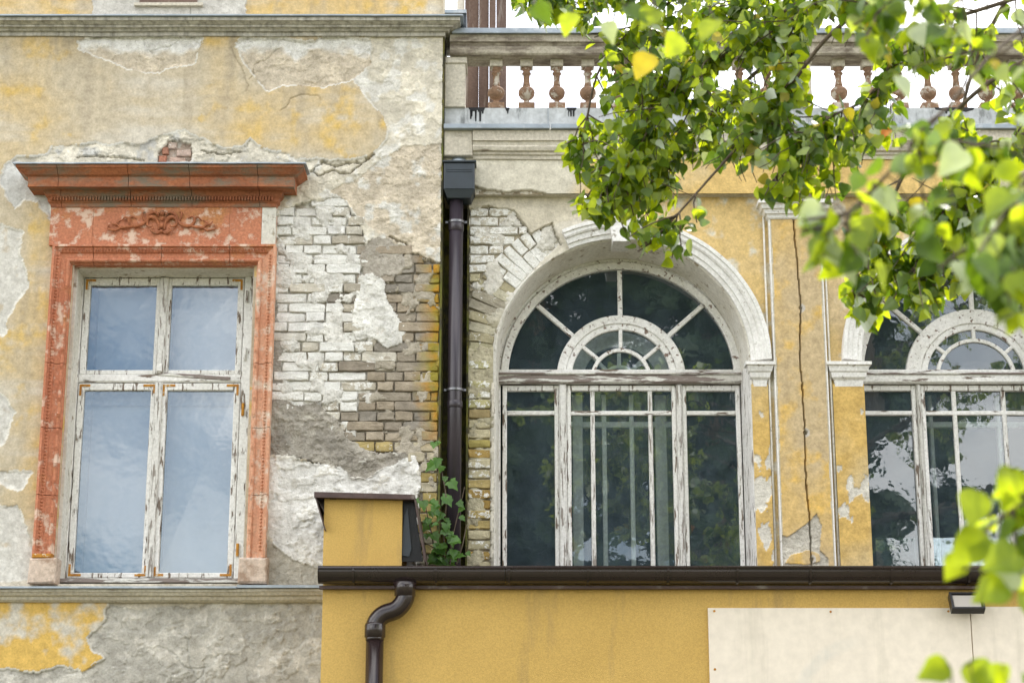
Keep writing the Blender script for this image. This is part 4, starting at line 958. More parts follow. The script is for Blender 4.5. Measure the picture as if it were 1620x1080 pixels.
# ---- arched windows
def arched_window(cx, name, label, p):
    zc = pz(596, YG)
    sx = lambda dpx: cx+dpx/F*math.hypot(D+YG, zc-EYE)*1.0
    s = 1/F*((D+YG)*CT+(zc-EYE)*ST)           # metres per photo pixel at the glazing plane
    y0, y1 = YG, YG+.07
    def arcp(r0, r1, ya, yb, ch=.006): return [(r0*s, yb), (r0*s, ya+ch), (r0*s+ch, ya), (r1*s-ch, ya), (r1*s, ya+ch), (r1*s, yb)]
    wn = link(name, MB().ring(cx, zc, arcp(179, 191, y0, y1), 0, math.pi, 90, jit=.002).mesh(name), 'paint_c', arch, label=label)
    PI = math.pi
    MB().ring(cx, zc, arcp(191.5, 200, y0+.02, y1), 0, PI, 90, jit=.002).build('arch_frame', 'paint_c', wn)
    MB().ring(cx, zc, arcp(88, p['ring'], y0+.004, y1), 0, PI, 60, jit=.002).build('arch_ring', 'paint_c', wn)
    MB().ring(cx, zc, arcp(78, 88.5, y0+.016, y1), 0, PI, 60, jit=.002).build('arch_ring', 'paint_c', wn)
    MB().ring(cx, zc, arcp(p['small']-6, p['small'], y0+.02, y1-.02, .004), 0, PI, 40).build('arch_ring', 'paint_c', wn)
    def rad(a, r0, r1, w_, dx=0):
        a = R(a); MB().bar((cx+r0*s*math.cos(a), zc+r0*s*math.sin(a)), (cx+r1*s*math.cos(a), zc+r1*s*math.sin(a)), w_*s, y0+.018, y1-.016, .006).build('glazing_bar', 'paint_c', wn)
    for a in (90, 42, 138): rad(a, p['ring']-1, 178, 7.5)
    for a in (90, 40, 140): rad(a, p['small']-1, 79, 6)
    # lunette panes: sectors
    def pane_sector(r0, r1, a0, a1):
        k = random.uniform(-.006, .006); k2 = random.uniform(-.004, .004); vs = []; n = 14
        for i in range(n+1):
            a = R(a0+(a1-a0)*i/n)
            for r in (r0, r1): vs.append((cx+r*s*math.cos(a), y0+.04+k*math.cos(a)*r/190+k2*math.sin(a)*r/190, zc+r*s*math.sin(a)))
        MB().add(vs, [(2*i, 2*i+1, 2*i+3, 2*i+2) for i in range(n)]).build('pane', 'glass', wn)
    for a0, a1 in ((0, 42), (42, 90), (90, 138), (138, 180)): pane_sector(p['ring']-2, 178, a0, a1)
    for a0, a1 in ((0, 40), (40, 90), (90, 140), (140, 180)): pane_sector(p['small']-2, 79, a0, a1)
    pane_sector(1, p['small']-5, 0, 180)
    zz = lambda py: pz(py, YG)
    MB().box(cx-196*s, cx+196*s, y0+.002, y1, zz(592), zz(584), .005).build('lunette_sill', 'paint_h', wn)
    mb = MB(); mb.box(cx-199*s, cx+199*s, y0-.035, y1, zz(607), zz(592)-.001, .012); mb.build('transom', p['tmat'], wn)
    MB().box(cx-199*s, cx+199*s, y0-.05, y0-.02, zz(594), zz(591), .003).build('transom_drip', 'paint_hh', wn)
    zb = ZB
    for a, b in ((-199, -191), (191, 199)): MB().box(cx+a*s, cx+b*s, y0+.02, y1, zb, zz(596)).build('side_frame', 'paint_v', wn)
    for a, b in p['mull']: MB().box(cx+a*s, cx+b*s, y0-.012, y1, zb, zz(607)-.001, .012).build('mullion', 'paint_vh', wn)
    # casements
    for (a, b, bars, hb) in p['cas']:
        st = 7*s; mb = MB(); ya = y0+.012
        A, B, C_, D_ = cx+a*s, cx+b*s, zb, zz(608.5)
        mb.box(A, A+st, ya, ya+.05, C_, D_, .006); mb.box(B-st, B, ya, ya+.05, C_, D_, .006); mb.box(A+st, B-st, ya+.001, ya+.05, D_-9*s, D_, .006)
        mb.build('sash_frame', 'paint_v', wn)
        zh = zz(652)
        MB().box(A+st, B-st, ya+.006, ya+.045, zh-3.5*s, zh+3.5*s, .006).build('glazing_bar', 'paint_h', wn)
        xs = [A+st]+[cx+q*s for q in bars]+[B-st]
        for q in bars: MB().box(cx+(q-3.4)*s, cx+(q+3.4)*s, ya+.0065, ya+.045, C_, D_-9*s, .006).build('glazing_bar', 'paint_vh' if p['heavy'] else 'paint_v', wn)
        for i in range(len(xs)-1):
            for (z0, z1) in ((C_, zh), (zh, D_-8*s)):
                k = random.uniform(-.005, .005); k2 = random.uniform(-.005, .005)
                MB().add([(xs[i], ya+.03, z0), (xs[i+1], ya+.03+k, z0), (xs[i+1], ya+.03+k+k2, z1), (xs[i], ya+.03+k2, z1)], [(0, 1, 2, 3)]).build('pane', 'glass', wn)
    # inner window seen through the glass
    yi = YG+.26
    for a in p['ibars']: MB().box(cx+(a[0])*s, cx+(a[1])*s, yi, yi+.05, zb, zz(612), .006).build('inner_bar', 'inner', wn)
    MB().box(cx-92*s, cx+92*s, yi+.002, yi+.05, zz(664), zz(655), .006).build('inner_bar', 'inner', wn)
    if p['ifan']:
        z2 = zc+.02; q = lambda r0, r1: [(r0*s, yi+.05), (r0*s, yi), (r1*s, yi), (r1*s, yi+.05)]
        MB().ring(cx, z2, q(60, 84), 0, PI, 40).build('inner_arch', 'inner', wn); MB().ring(cx, z2, q(24, 29), 0, PI, 24).build('inner_arch', 'inner', wn)
        for a in (90, 45, 135):
            a = R(a); MB().bar((cx+28*s*math.cos(a), z2+28*s*math.sin(a)), (cx+61*s*math.cos(a), z2+61*s*math.sin(a)), 6*s, yi+.004, yi+.045).build('inner_bar', 'inner', wn)
    return s, zc
arched_window(at(983, 596, YG).x, 'window', 'large round arched window with inner fan light, all of it in view', dict(ring=102, small=48, tmat='paint_hh', heavy=True, mull=[(-99, -87), (86, 95)], cas=[(-188, -99, [], 0), (-87, 86, [-46, 45], 0), (95, 187, [], 0)], ibars=[(-76, -60), (-29, -22), (15, 22), (56, 74)], ifan=True))
arched_window(AC[1], 'window', 'right hand arched window half hidden by leaves, cut by the picture edge', dict(ring=112, small=64, tmat='paint_h', heavy=False, mull=[(-98, -91), (91, 98)], cas=[(-188, -98, [], 0), (-91, 91, [-38, 40], 0), (98, 188, [], 0)], ibars=[(-68, -62), (40, 46)], ifan=False))
# low sheet of glass leaning inside the right window
c_ = at(1385, 850, YG+.12)
MB().box(c_.x, c_.x+2.0, YG+.12, YG+.126, ZB, c_.z).build('glass_guard', 'glass_cloudy', arch)
# dim rooms behind
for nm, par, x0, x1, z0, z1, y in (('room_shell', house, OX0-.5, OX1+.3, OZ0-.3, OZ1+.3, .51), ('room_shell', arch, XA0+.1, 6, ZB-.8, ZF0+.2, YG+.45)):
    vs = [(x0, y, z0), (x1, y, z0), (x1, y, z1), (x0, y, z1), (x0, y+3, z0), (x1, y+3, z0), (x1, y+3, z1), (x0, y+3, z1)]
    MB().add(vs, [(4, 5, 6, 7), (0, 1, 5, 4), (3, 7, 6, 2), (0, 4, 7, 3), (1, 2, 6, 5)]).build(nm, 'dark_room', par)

# ================================================================== OCHRE EXTENSION
YE = -.90
ZG = pz(897, -1.04)                      # gutter lip
ext = thing('ochre_extension', 'ochre rendered low extension with brown roof edge in front of the arched windows', 'building', (2, -.5, 0))
EX0 = pxx(509, 1000, YE)
MB().box(EX0, 9, YE, .05, 0, ZG+.005).build('wall', 'ochre', ext)
MB().add([(EX0-.03, -.99, ZG+.014), (9, -.99, ZG+.014), (9, .64, ZG+.09), (EX0-.03, .64, ZG+.09), (EX0-.03, -.99, ZG+.004), (9, -.99, ZG+.004), (9, .64, ZG+.05), (EX0-.03, .64, ZG+.05)], [(0, 1, 2, 3), (7, 6, 5, 4), (0, 4, 5, 1), (3, 2, 6, 7), (0, 3, 7, 4), (1, 5, 6, 2)]).build('roof', 'brown_flashing', ext)
MB().box(EX0-.02, 9, YE-.06, YE+.0, pz(931, YE-.05), pz(926, YE-.05)).build('eaves_board', 'brown_flashing', ext)
# parapet stub with its sheet-metal coping
YQ = -.78
par = link('parapet', MB().box(pxx(512, 840, YQ), pxx(636, 840, YQ), YQ, -.12, ZG+.02, pz(789, YQ)).mesh('parapet'), 'ochre', ext, label='short ochre parapet stub with brown sheet coping')
x0, x1 = pxx(497, 780, -.85), pxx(656, 780, -.85); za, zb = pz(786, -.85), pz(778, -.85)
vs = [(x0, -.85, za), (x1, -.85, za-.015), (x1, -.85, zb-.017), (x0, -.85, zb+.003), (x0, -.02, za+.02), (x1, -.02, za), (x1, -.02, zb), (x0, -.02, zb+.02)]
MB().add(vs, [(0, 1, 2, 3), (5, 4, 7, 6), (0, 4, 5, 1), (3, 2, 6, 7), (0, 3, 7, 4), (1, 5, 6, 2)]).build('coping', 'brown_flashing', par)
def sheet(p, q, y0, y1, th, nm, mt):
    a = at(*p, y0); b = at(*q, y0); d = Vector((b.x-a.x, 0, b.z-a.z)).normalized(); nn = Vector((-d.z, 0, d.x))*th
    MB().prism([(a.x, a.z), (b.x, b.z), (b.x+nn.x, b.z+nn.z), (a.x+nn.x, a.z+nn.z)], y0, y1).build(nm, mt, par)
sheet((498.5, 787), (513.5, 838), -.84, -.03, .007, 'coping_skirt', 'brown_flashing')
sheet((655, 787), (671, 887), -.84, -.03, .008, 'coping_skirt', 'brown_flashing')
q = P2([(637, 792), (654, 787), (669, 887), (628, 888)], -.74)
MB().prism(q[::-1], -.74, -.73).build('gap_shading', 'tar', par)  # black panel standing in for the dark open gap beside the parapet
q = P2([(640, 815), (645, 803), (651, 868), (647, 880), (634, 878)], -.755)
MB().prism(q[::-1], -.757, -.755).build('gap_shading', 'hopper', par)  # grey panel standing in for the lit strip inside that gap
for k in range(7):
    a = at(525+k*16+random.uniform(-4, 4), 788, YQ-.02); MB().obox(Vector((a.x, 0, a.z+.004)), AX, random.uniform(.03, .09), .018, YQ-.03, YQ+.01, .003, .003).build('tar_lump', 'tar', par)

# gutter along the eaves
GY = -.985; GR = .068
gut = thing('roof_gutter', 'dark brown half round gutter along the eaves of the ochre extension', 'gutter', (EX0, GY, ZG-.07))
prf = [(GY+GR*math.cos(a), ZG-.012+1.35*GR*math.sin(a)) for a in np.linspace(math.pi, 2*math.pi, 17)]
prf_in = [(GY+(GR-.005)*math.cos(a), ZG-.012+(1.35*GR-.005)*math.sin(a)) for a in np.linspace(2*math.pi, math.pi, 17)]
lip = [(GY-GR-.006, ZG-.016), (GY-GR-.014, ZG-.008), (GY-GR-.013, ZG+.003), (GY-GR-.004, ZG+.009), (GY-GR+.003, ZG+.006)]
loop = lip[::-1]+prf+prf_in
gx0 = EX0-.02
cutx = [gx0, pxx(800, 905, GY), pxx(1165, 905, GY), pxx(1408, 905, GY), 9]
for i in range(4):
    a, b = cutx[i]+(.0015 if i else 0), cutx[i+1]-.0015; n = len(loop)
    vs = [(a, y, z) for y, z in loop]+[(b, y, z) for y, z in loop]
    MB().add(vs, [(j, (j+1) % n, n+(j+1) % n, n+j) for j in range(n)]+[tuple(range(n)), tuple(range(2*n-1, n-1, -1))]).build('gutter_length', 'brown_metal', gut)
MB().prism([(gx0-.001, 0)], 0, 0) if False else None
n = 17
MB().add([(gx0-.004, y, z) for y, z in prf]+[(gx0+.004, y, z) for y, z in prf], [tuple(range(n)), tuple(range(2*n-1, n-1, -1))]+[(j, j+n, (j+1) % n+n, (j+1) % n) for j in range(n)]).build('end_cap', 'brown_metal', gut)
for px in (560, 690, 805, 930, 1056, 1165, 1280, 1408, 1530):
    x = pxx(px, 905, GY); wv = .008
    big = [(GY+(GR+.010)*math.cos(a), ZG-.012+(1.35*GR+.010)*math.sin(a)) for a in np.linspace(math.pi*.97, 2*math.pi, 15)]
    sm = [(GY+(GR+.0008)*math.cos(a), ZG-.012+(1.35*GR+.0008)*math.sin(a)) for a in np.linspace(2*math.pi, math.pi*.97, 15)]
    lp = big+sm; n = len(lp)
    MB().add([(x-wv, y, z) for y, z in lp]+[(x+wv, y, z) for y, z in lp], [(j, (j+1) % n, n+(j+1) % n, n+j) for j in range(n)]+[tuple(range(n)), tuple(range(2*n-1, n-1, -1))]).build('gutter_bracket', 'brown_metal', gut)

def smooth_path(pts, k=8):
    pts = [Vector(p) for p in pts]; out = []
    for i in range(len(pts)-1):
        a = pts[max(i-1, 0)]; b = pts[i]; c = pts[i+1]; d = pts[min(i+2, len(pts)-1)]
        for t in np.linspace(0, 1, k, endpoint=False):
            out.append(.5*((2*b)+(c-a)*t+(2*a-5*b+4*c-d)*t*t+(3*b-a-3*c+d)*t**3))
    out.append(pts[-1]); return out
# lower downpipe with swan neck
YD = -.985
dp = thing('downpipe', 'glossy dark brown downpipe with a swan neck on the ochre wall', 'downpipe', (pxx(593, 1070, YD), YD, 0))
pr_ = .064
a = at(641, 922, YD); b = at(641, 945, YD); c_ = at(628, 963, YD); d_ = at(606, 972, YD); e = at(594, 987, YD); f_ = at(593, 1012, YD)
MB().tube(smooth_path([a, b, c_, d_, e, f_], 7), pr_, 20).build('swan_neck', 'brown_metal', dp, smooth=True)
MB().tube([(f_.x, YD, f_.z+.05), (f_.x, YD, 0.0)], pr_-.004, 20).build('pipe', 'brown_metal', dp, smooth=True)
zt_ = at(593, 985, YD).z; MB().lathe([(pr_+.001, -.10), (pr_+.007, -.095), (pr_+.007, -.015), (pr_+.001, 0)], (f_.x, YD, zt_), 22).build('socket', 'brown_metal', dp, smooth=True)
zt_ = at(641, 928, YD).z; MB().lathe([(pr_-.01, -.07), (pr_+.009, -.06), (pr_+.009, -.01), (pr_+.02, .03)], (a.x, YD, zt_), 22).build('outlet', 'brown_metal', dp, smooth=True)
MB().lathe([(.066, -.02), (.07, -.02), (.07, .02), (.066, .02)], (f_.x, YD, 2.2), 20).build('pipe_clip', 'steel', dp); MB().box(f_.x-.015, f_.x+.015, YD+.06, YE+.01, 2.19, 2.21).build('pipe_clip', 'steel', dp)
# upper downpipe with hopper in the corner slot
YH = .08
up = thing('downpipe', 'plum brown downpipe under a dark hopper box in the mossy wall corner', 'downpipe', (pxx(717, 850, YH), YH, ZG))
hx0, hx1 = max(pxx(699, 280, .0), XC+.02), pxx(751, 280, .0); hz0, hz1 = pz(300, -.02), pz(258, -.02)
MB().box(hx0, hx1, -.03, .17, hz0, hz1, .006).build('hopper', 'hopper', up)
MB().box(hx0-.012, hx1+.012, -.045, .17, hz1, hz1+.016, .004).build('hopper_rim', 'hopper', up)
for k in (.055, .072): MB().box(hx0+.02, hx1-.02, -.034, -.028, hz1-k-.004, hz1-k).build('hopper_rib', 'hopper', up)
x0, x1 = hx0+.03, hx1-.03
MB().add([(hx0+.004, -.026, hz0), (hx1-.004, -.026, hz0), (hx1-.004, .166, hz0), (hx0+.004, .166, hz0), (hx0+.03, .0, hz0-.06), (hx1-.03, .0, hz0-.06), (hx1-.03, .166, hz0-.06), (hx0+.03, .166, hz0-.06)], [(0, 1, 2, 3), (7, 6, 5, 4), (0, 4, 5, 1), (1, 5, 6, 2), (2, 6, 7, 3), (3, 7, 4, 0)]).build('hopper_funnel', 'hopper', up)
xp = pxx(720, 560, YH)
MB().tube([(xp, YH, hz0-.03), (xp, YH, ZG+.03)], .054, 20).build('pipe', 'pipe', up, smooth=True)
for py, hh in ((358, .09), (640, .06)):
    MB().lathe([(.054, -hh/2), (.059, -hh/2+.005), (.059, hh/2-.005), (.054, hh/2)], (xp, YH, pz(py, YH)), 20).build('pipe_socket', 'pipe', up, smooth=True)
for py in (352, 617):
    z_ = pz(py, YH); MB().lathe([(.060, -.009), (.064, -.009), (.064, .009), (.060, .009)], (xp, YH, z_), 20).build('pipe_clip', 'steel', up)
    for sg in (-1, 1): MB().box(xp+sg*.062, xp+sg*.085, YH-.008, YH+.008, z_-.010, z_+.010, .003).build('clip_bolt', 'steel', up)
    MB().box(xp-.01, xp+.01, YH+.06, .47, z_-.008, z_+.008).build('clip_stay', 'steel', up)
MB().tube([(hx0+.10, .1, hz1+.0), (hx0+.11, .12, hz1+.05), (hx0+.13, .2, hz1+.06)], .07, 14).build('inlet_spout', 'zinc', up, smooth=True)

# boards screwed to the ochre wall
YB = YE-.022
def board(px0, px1, py0, label, screws):
    x0, x1 = pxx(px0, 1000, YB), pxx(px1, 1000, YB); z1 = pz(py0, YB)
    t = thing('sheet_board', label, 'board', ((x0+x1)/2, YB, 1.2))
    MB().box(x0, x1, YB, YE-.002, 1.2, z1, .002).build('panel', 'board', t)
    for px, py in screws:
        a = at(px, py, YB); MB().lathe([(.007, -.002), (.007, .0), (.004, .0)], (0, 0, 0), 8)
        MB().tube([(a.x, YB-.003, a.z), (a.x, YB+.01, a.z)], .0085, 8).build('screw', 'rust', t)
board(1121, 1536.5, 961, 'large cream sheet board screwed to the ochre wall', [(1130, 966), (1314, 967), (1131, 1058), (1500, 966)])
board(1538, 1990, 959, 'cream sheet board at the right picture edge, beside the larger board', [(1548, 966), (1541, 1053)])
# floodlight
fl = thing('wall_floodlight', 'small black floodlight tilted down above the joint of the cream boards', 'floodlight', (at(1529, 953, -1.0)))
ctr = at(1529, 953, -1.02); rot = Matrix.Rotation(R(-32), 4, 'X')
def tilt(mb): mb.v = [tuple(ctr+(rot @ Vector(v))) for v in mb.v]; return mb
mb = MB(); mb.box(-.112, .112, -.03, .03, -.07, -.058); mb.box(-.112, .112, -.03, .03, .058, .07); mb.box(-.112, -.098, -.03, .03, -.058, .058); mb.box(.098, .112, -.03, .03, -.058, .058); mb.box(-.098, .098, .012, .03, -.058, .058)
tilt(mb).build('housing', 'tar', fl)
m_, nt_, b_ = newmat('floodlight_lens'); b_.inputs['Base Color'].default_value = (.36, .33, .29, 1); b_.inputs['Roughness'].default_value = .2; M['lens'] = m_
tilt(MB().box(-.0975, .0975, -.018, .01, -.0575, .0575, .008)).build('lens', 'lens', fl)
MB().box(ctr.x-.05, ctr.x+.05, ctr.y+.02, YE+.001, ctr.z-.03, ctr.z+.03).build('wall_bracket', 'tar', fl)

# ================================================================== IVY
def leaf_mesh(pts, fold, curl, seed):
    # pts: half outline (x>=0) from base to tip in unit length
    vs = []; fs = []; n = len(pts)
    for x, y in pts: vs.append((0, y, -curl*y*y))
    for x, y in pts: vs.append((x, y, fold*x-curl*y*y))
    for x, y in pts: vs.append((-x, y, fold*x*.8-curl*y*y))
    for i in range(n-1):
        fs.append((i, n+i, n+i+1, i+1)); fs.append((i, i+1, 2*n+i+1, 2*n+i))
    return np.array(vs), fs
POP = [(0, 0), (.20, .02), (.38, .14), (.44, .30), (.36, .52), (.22, .74), (.08, .92), (0, 1.0)]
POP2 = [(0, 0), (.16, -.02), (.36, .10), (.40, .24), (.40, .44), (.24, .66), (.12, .86), (0, 1.05)]
IVY = [(0, .08), (.2, -.06), (.5, .08), (.36, .26), (.42, .5), (.2, .62), (.08, .85), (0, 1.0)]
def mat_dir(p, d, up, size):
    d = d.normalized(); nrm = (up-d*up.dot(d)); nrm = nrm.normalized() if nrm.length > 1e-4 else d.orthogonal().normalized()
    x = d.cross(nrm); return Matrix(((x.x*size, d.x*size, nrm.x*size, p.x), (x.y*size, d.y*size, nrm.y*size, p.y), (x.z*size, d.z*size, nrm.z*size, p.z), (0, 0, 0, 1)))
def rv(s=1.0): return Vector((random.gauss(0, s), random.gauss(0, s), random.gauss(0, s)))
ivm = []
for k in range(4):
    v, f = leaf_mesh(IVY, random.uniform(.1, .35), random.uniform(.05, .3), k); ivm.append(MB().add(v, f).mesh('leaf'))
def put_leaf(me, mtx, mat, parent):
    o = bpy.data.objects.new('leaf', me); col.objects.link(o); o.parent = parent
    if not me.materials: me.materials.append(M[mat])
    o.matrix_parent_inverse = Matrix.Translation(-parent.location); o.matrix_basis = mtx
    return o
ivy = thing('ivy_plant', 'young green ivy climbing beside the downpipe behind the parapet stub', 'ivy', at(705, 884, -.12))
for me in ivm: me.materials.append(M['ivy'])
stems = [[(703, 893), (702, 840), (706, 790), (698, 740), (692, 695)], [(712, 893), (716, 850), (728, 800), (735, 770)], [(690, 893), (684, 850), (676, 815), (672, 790)], [(722, 893), (732, 860), (738, 830)], [(700, 893), (690, 870), (672, 858)], [(708, 893), (714, 868), (700, 835), (690, 800)]]
for st_ in stems:
    pts = [at(a, b, -.10+random.uniform(-.12, .05)) for a, b in st_]; path = smooth_path(pts, 5)
    MB().tube(path, [.006-.0035*i/len(path) for i in range(len(path))], 6).build('stem', 'bark', ivy, smooth=True)
    L = len(path)
    for i in range(1, L):
        for q in range(1 if i > L*.65 else 2):
            if random.random() < .55: continue
            p = path[i]+rv(.022)+Vector((0, -.02, 0)); d = Vector((random.gauss(0, .7), -.35, -.6+random.gauss(0, .4))); upv = Vector((random.gauss(0, .35), -1, .7+random.gauss(0, .3)))
            put_leaf(random.choice(ivm), mat_dir(p, d, upv, random.uniform(.04, .105)), 'ivy', ivy)

# ================================================================== POPLAR in the foreground
REG = [(862, -40), (800, -30), (800, 14), (845, 20), (872, 45), (886, 20), (915, 45), (942, 62), (916, 95), (938, 122), (956, 150), (944, 185), (892, 208), (886, 238), (912, 262), (920, 290), (900, 318), (912, 335), (962, 338), (990, 372), (1012, 405), (1030, 372), (1062, 408), (1066, 432), (1078, 398), (1104, 408), (1108, 352), (1066, 348), (1052, 330), (1094, 316), (1090, 350), (1118, 352), (1150, 330), (1196, 296), (1214, 318), (1240, 300), (1252, 330), (1258, 372), (1262, 402), (1300, 380), (1318, 420), (1290, 440), (1300, 460), (1320, 448), (1340, 488), (1382, 512), (1402, 470), (1440, 480), (1470, 500), (1540, 440), (1580, 470), (1640, 520), (1800, 520), (1800, -200), (862, -200)]
REGN = [(1250, -60), (1250, 60), (1330, 120), (1300, 240), (1262, 330), (1262, 400), (1320, 430), (1345, 400), (1420, 440), (1560, 440), (1580, 490), (1660, 520), (1800, 500), (1800, -60)]
LOW = [(1528, 740), (1508, 800), (1520, 850), (1560, 790), (1590, 760), (1700, 700), (1700, 960), (1600, 930), (1540, 950), (1480, 960), (1490, 890), (1540, 880)]
LOW2 = [(1470, 1090), (1482, 1060), (1500, 1052), (1560, 1058), (1592, 1056), (1640, 1040), (1640, 1150), (1470, 1150)]
HOLESP = [[(1282, 30), (1345, 28), (1372, 60), (1360, 120), (1345, 170), (1284, 160), (1272, 90)], [(1425, 110), (1500, 100), (1560, 118), (1556, 168), (1490, 172), (1430, 160)], [(1080, 250), (1150, 262), (1230, 250), (1236, 280), (1180, 300), (1120, 320), (1075, 300)], [(1125, 100), (1215, 100), (1222, 132), (1130, 130)], [(1530, 10), (1575, 10), (1570, 45), (1530, 40)], [(1040, 175), (1085, 165), (1090, 185), (1050, 195)], [(1400, 255), (1500, 250), (1490, 300), (1410, 320)], [(1440, 840), (1600, 840), (1600, 1000), (1440, 1000)], [(940, 20), (985, 15), (990, 40), (945, 45)]]
tree = thing('poplar_tree', 'green leafed poplar hanging its branches in front of the balustrade', 'tree', (4.3, -7.2, 0))
TB = Vector((4.3, -7.2, 0))
trunk = [TB, TB+Vector((.03, .02, 2)), TB+Vector((-.06, .05, 4)), TB+Vector((-.02, .1, 6)), TB+Vector((.1, .1, 8)), TB+Vector((.05, .2, 10.5))]
tp = smooth_path(trunk, 6); MB().tube(tp, [.20*(1-.75*i/len(tp)) for i in range(len(tp))], 14).build('trunk', 'bark', tree, smooth=True)
BPTS = []
lv_specs = []          # (matrix, materialkey, projected size)
def leaf_at(p, size, reg=None, hang=1.0, force=False, out_ok=False):
    u, v, zc = proj(p)
    if any(inpoly(h_, u, v) for h_ in HOLESP): 
        if random.random() < .93: return
    if reg is not None and not force:
        if not inpoly(reg, u, v) and not (out_ok and (u > 1640 or v < -30)): return
    d = Vector((random.gauss(0, .55), random.gauss(0, .55), -.75*hang+random.gauss(0, .45)))
    upv = Vector((random.gauss(0, .8), random.gauss(-.3, .8), random.gauss(.55, .5)))
    r = random.random(); key = 'leaf' if r < .55 else ('leaf_dark' if r < .91 else ('leaf_pale' if r < .987 else 'leaf_yellow'))
    on = -40 < u < 1660 and -40 < v < 1120
    lv_specs.append((mat_dir(p, d, upv, size), key, size/zc if on else 0))
stalks = MB()
def stalk(p):
    e = min(BPTS, key=lambda b: (b-p).length)
    stalks.tube(smooth_path([p, p.lerp(e, .5)+Vector((0, 0, .02)), e], 4), .0022, 5, False)
def limb(pts, r0, r1, reg, n_tw, tl, sz, dens=1.0, out_ok=False, start=.25):
    path = smooth_path(pts, 8); m = len(path); BPTS.extend(path)
    MB().tube(path, [r0+(r1-r0)*i/(m-1) for i in range(m)], 8).build('branch', 'bark', tree, smooth=True)
    tw = MB()
    for k in range(n_tw):
        i = int(m*(start+(1-start)*random.random())); i = min(i, m-2); p = path[i].lerp(path[i+1], random.random())
        d = (rv(.8)+Vector((0, 0, -.45))+(path[i+1]-path[i]).normalized()*.5).normalized(); L = tl*random.uniform(.5, 1.25)
        q = [p]
        for j in range(5):
            d = (d+rv(.16)+Vector((0, 0, -.13))).normalized(); q.append(q[-1]+d*L/5)
        keepn = len(q)
        for j in range(1, 6):
            u, v, _ = proj(q[j])
            if reg is not None and not inpoly(reg, u, v) and not (out_ok and (u > 1640 or v < -30)): keepn = j; break
        if keepn < 2 or any(inpoly(h_, *proj(q[j_])[:2]) for h_ in HOLESP for j_ in (1, 3)): continue
        q = q[:keepn]
        tw.tube(q, [.0052-.0032*j/5 for j in range(len(q))], 5, False)
        for j in range(len(q)-1):
            for h_ in range(max(1, int(round(3*dens)))):
                pp = q[j].lerp(q[j+1], random.random())
                off = rv(.030)+Vector((0, 0, -.018)); pl = pp+off
                leaf_at(pl, sz*random.uniform(.6, 1.15), reg, out_ok=out_ok)
    if tw.v: tw.build('twig', 'bark', tree, smooth=True, kind='stuff')
def px3(lst): return [at(a, b, c) for a, b, c in lst]
# mid-distance limbs, roughly 9 to 11 m from the camera
mid = [
 ([(1900, -330, -6.2), (1600, -220, -5.2), (1280, -120, -4.4), (1080, -10, -4.2), (960, 90, -4.2), (925, 200, -4.1), (905, 240, -4.1)], 95),
 ([(1900, -200, -6.2), (1600, -120, -5.4), (1350, -40, -4.8), (1180, 60, -4.5), (1060, 170, -4.4), (985, 260, -4.3), (940, 330, -4.3)], 120),
 ([(1800, -100, -6.2), (1500, -60, -5.4), (1330, 40, -5.0), (1240, 150, -4.8), (1160, 240, -4.7), (1080, 330, -4.6), (1030, 385, -4.6)], 110),
 ([(1800, -60, -6.4), (1600, 0, -5.6), (1440, 60, -5.2), (1380, 150, -5.0), (1290, 200, -4.9), (1220, 290, -4.8)], 90),
 ([(1800, 0, -6.6), (1650, 80, -6.0), (1540, 150, -5.4), (1440, 260, -5.2), (1390, 370, -5.1), (1350, 450, -5.0), (1370, 495, -5.0)], 90),
 ([(1800, 100, -6.4), (1680, 180, -6.0), (1560, 250, -5.4), (1480, 350, -5.2), (1440, 440, -5.2)], 70),
 ([(1700, -250, -6.0), (1400, -150, -5.0), (1150, -80, -4.6), (1000, -40, -4.4), (900, -20, -4.3), (860, 0, -4.2)], 75),
 ([(1560, -160, -5.6), (1380, -60, -5.0), (1270, 20, -4.7), (1120, 100, -4.4), (1010, 130, -4.3)], 70),
 ([(1560, -200, -5.2), (1360, -100, -4.4), (1200, -20, -3.9), (1090, 80, -3.7), (1030, 170, -3.6), (1000, 250, -3.6)], 95),
 ([(1560, -200, -5.2), (1400, -60, -4.4), (1260, 60, -4.0), (1180, 130, -3.8), (1100, 200, -3.7), (1060, 240, -3.7)], 85),
 ([(1800, -160, -6.2), (1640, -60, -5.6), (1560, 60, -5.4), (1520, 180, -5.3), (1500, 300, -5.2), (1540, 400, -5.2)], 70)]
for l, n_ in mid: limb(px3(l), .014, .004, REG, int(n_*.70), .42, .081, .95, True)
# nearer limbs on the right, about 4 to 6 m from the camera
near = [
 ([(2050, -200, -8.2), (1800, -80, -8.8), (1600, 60, -9.2), (1480, 190, -9.4), (1380, 300, -9.4), (1310, 360, -9.4)], REGN, 26),
 ([(2050, 60, -8.2), (1800, 120, -9.0), (1680, 220, -9.6), (1600, 320, -9.8), (1590, 420, -9.8)], REGN, 30),
 ([(2000, -150, -8.0), (1700, -120, -8.4), (1500, -40, -8.6), (1350, 40, -8.6)], REGN, 18),
 ([(2050, 520, -8.8), (1850, 640, -9.4), (1680, 760, -9.8), (1570, 830, -9.8), (1520, 900, -9.8)], LOW, 26),
 ([(2050, 960, -9.0), (1800, 1060, -9.6), (1640, 1110, -9.9), (1500, 1120, -9.9)], LOW2, 16)]
for l, rg, n_ in near: limb(px3(l), .006, .003, rg, n_, .34, .078, .75, True)
limb(px3([(2000, -350, -7.6), (1600, -220, -8.0), (1300, -110, -8.3), (1120, -60, -8.4), (960, -40, -8.5), (850, -30, -8.6)]), .011, .003, [(1640, -400), (2400, -400), (2400, -20), (1640, -20)], 8, .3, .078, .7, True)
